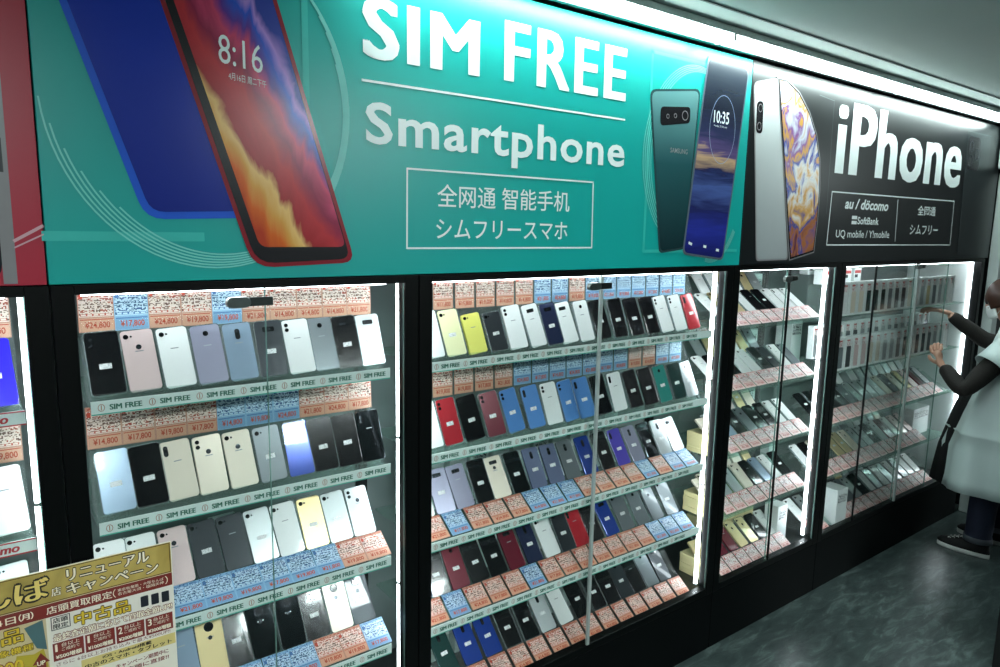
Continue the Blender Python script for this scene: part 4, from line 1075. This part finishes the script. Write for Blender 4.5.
# dark under-layer hanging in front, and white smock over it
rings = []
for z, cx, cy, rx, ry in ((1.16, 4.45, -.36, .13, .10), (1.0, 4.44, -.31, .13, .135), (.85, 4.435, -.28, .135, .16), (.60, 4.42, -.245, .13, .185), (.385, 4.41, -.222, .13, .19)):
    rings.append(ell(cx, cy, z, rx, ry, 40, wob=.025, k=9, ph=z * 6))
under = obj('black_tunic', loft(rings), person, M_DARKCL); so = under.modifiers.new('t', 'SOLIDIFY'); so.thickness = .004
rings = []
for z, cx, cy, rx, ry, tl in ((1.315, 4.45, -.345, .060, .060, 0), (1.285, 4.45, -.365, .10, .085, 0), (1.255, 4.45, -.38, .165, .105, 0), (1.20, 4.455, -.39, .195, .13, 0), (1.08, 4.455, -.395, .19, .145, 0), (.97, 4.455, -.375, .205, .182, 0),
    (.82, 4.46, -.355, .228, .222, 0), (.722, 4.462, -.346, .239, .244, 0), (.715, 4.462, -.345, .245, .250, 0), (.708, 4.462, -.344, .240, .246, 0), (.62, 4.465, -.337, .25, .265, 0), (.45, 4.47, -.332, .262, .278, 0), (.385, 4.47, -.330, .268, .286, 0)):
    rings.append(ell(cx, cy, z, rx, ry, 64, wob=.012 + (.035 if z < .9 else .01), k=7, ph=z * 1.5, tilt=tl))
    rings[-1] = [(cx + (p[0] - cx) * 1.022, cy + (p[1] - cy) * 1.022, p[2]) if i % 8 == 3 and z < 1.2 else p for i, p in enumerate(rings[-1])]
smock = obj('white_smock', loft(rings), person, M_VINYL); so = smock.modifiers.new('t', 'SOLIDIFY'); so.thickness = .003
for (a, b3) in ((LSH, LEL), (RSH, REL)):
    a, b3 = Vector(a), Vector(b3); d = (b3 - a).normalized()
    q = d.to_track_quat('Z', 'Y'); rr = []
    for t, r_ in ((-.07, .075), (.0, .082), (.08, .084), (.125, .088)):
        rr.append([tuple(a + d * t + q @ Vector((r_ * math.cos(2 * PI * i / 24) * (1 + .04 * math.sin(6 * PI * i / 24)), r_ * math.sin(2 * PI * i / 24), 0))) for i in range(24)])
    cs = obj('smock_sleeve', loft(rr), smock, M_VINYL); so = cs.modifiers.new('t', 'SOLIDIFY'); so.thickness = .003
bm = bmesh.new(); stroke(bm, [(4.26, .80), (4.70, .80)], .002, 0)
bm.free()
# hands: palm and five separate fingers
def hand(wrist, d, n, name='hand', curl=.5, flip=1):
    """d: towards the fingertips, n: out of the back of the hand"""
    d = Vector(d).normalized(); n = Vector(n); n = (n - d * n.dot(d)).normalized(); s_ = d.cross(n) * flip
    w = Vector(wrist)
    V = [w - d * .03, w + d * .02, w + d * .055]; E_ = [(0, 1), (1, 2)]; Rr = [(.024, .018), (.030, .015), (.036, .013)]
    specs = [(-.027, .060, .9), (-.009, .070, 1.0), (.009, .066, 1.05), (.026, .050, 1.15)]
    for off, L, cu in specs:
        p = w + d * .080 + s_ * off; i0 = len(V); V.append(p); Rr.append(.0098); E_.append((2, i0))
        ang = 0; q = p
        for k_, fr_ in enumerate((.45, .32, .23)):
            ang += curl * cu * (.35 + .25 * k_)
            q = q + (d * math.cos(ang) - n * math.sin(ang)) * L * fr_
            V.append(q); Rr.append(.0088 - .0009 * k_); E_.append((len(V) - 2, len(V) - 1))
    t0 = w + d * .022 - s_ * .032; i0 = len(V); V.append(t0); Rr.append(.0125); E_.append((1, i0))
    V.append(t0 + d * .026 - s_ * .018 - n * .008); Rr.append(.0105); E_.append((i0, i0 + 1))
    V.append(V[-1] + d * .024 - s_ * .004 - n * .008); Rr.append(.009); E_.append((i0 + 1, i0 + 2))
    return skin_mesh(name, [tuple(v) for v in V], E_, Rr, person, M_SKIN, 2)
hand(Vector(LWR) + Vector((.004, .006, .008)), (.15, .45, .85), (-.9, .1, .25), curl=.9)
hand(Vector(RWR) + Vector((-.006, .008, .006)), (-.62, .62, .18), (.1, -.2, .95), curl=.75, flip=-1)

# ------------------------------------------------------------------ world ambience and added fill lamps
w = bpy.data.worlds.new('World'); SC.world = w; w.use_nodes = True
w.node_tree.nodes['Background'].inputs[0].default_value = (.5, .6, .6, 1); w.node_tree.nodes['Background'].inputs[1].default_value = .2
def added_fill_lamp(x, y, label, s, sx=1.2, sy=.3):  # unseen lamp panel, added to throw front light on cases and signs
    bm = bmesh.new(); box(bm, -sx / 2, sx / 2, -sy / 2, sy / 2, 2.49, 2.514, bevel=.003)
    o = tag(obj('added_fill_lamp', bm, None, mat('luminaire_body', '#cfd9d6', .4), (x, y, 0)), label, 'light')
    bm = bmesh.new(); box(bm, -sx / 2 + .02, sx / 2 - .02, -sy / 2 + .02, sy / 2 - .02, 2.483, 2.4895)
    obj('diffuser', bm, o, emis('panel_glow_%g' % s, '#e6f4f4', s))
added_fill_lamp(-.6, -2.7, 'added unseen fill lamp over the aisle start behind the viewer', 22.0, 1.2, .5)
added_fill_lamp(1.9, -2.7, 'added unseen fill lamp over the middle of the aisle', 22.0, 1.2, .5)
added_fill_lamp(6.8, -2.7, 'added unseen fill lamp over the far end of the aisle', 18.0, 1.2, .5)

# ------------------------------------------------------------------ camera
cd = bpy.data.cameras.new('camera'); cam = bpy.data.objects.new('camera', cd); C.objects.link(cam)
r_ = Vector((0.8005031720934996, -0.5990523846550636, 0.018190984231939565)); u_ = Vector((0.07544748900408285, 0.13083708442299083, 0.9885288734997426)); b_ = Vector((-0.5945606343100961, -0.789948034859745, 0.14993249931220168))
cam.matrix_world = Matrix(((r_.x, u_.x, b_.x, -.117705), (r_.y, u_.y, b_.y, -1.69157), (r_.z, u_.z, b_.z, 1.808325), (0, 0, 0, 1)))
cd.sensor_width = 36; cd.lens = 698 / 1000 * 36; cd.clip_start = .02
SC.camera = cam
SC.view_settings.view_transform = 'Standard'; SC.view_settings.look = 'None'; SC.view_settings.exposure = 1.5; SC.view_settings.gamma = 1
SC.view_settings.use_curve_mapping = False
SC.cycles.use_denoising = True
SC.cycles.max_bounces = 8; SC.cycles.transparent_max_bounces = 24; SC.cycles.sample_clamp_indirect = 4
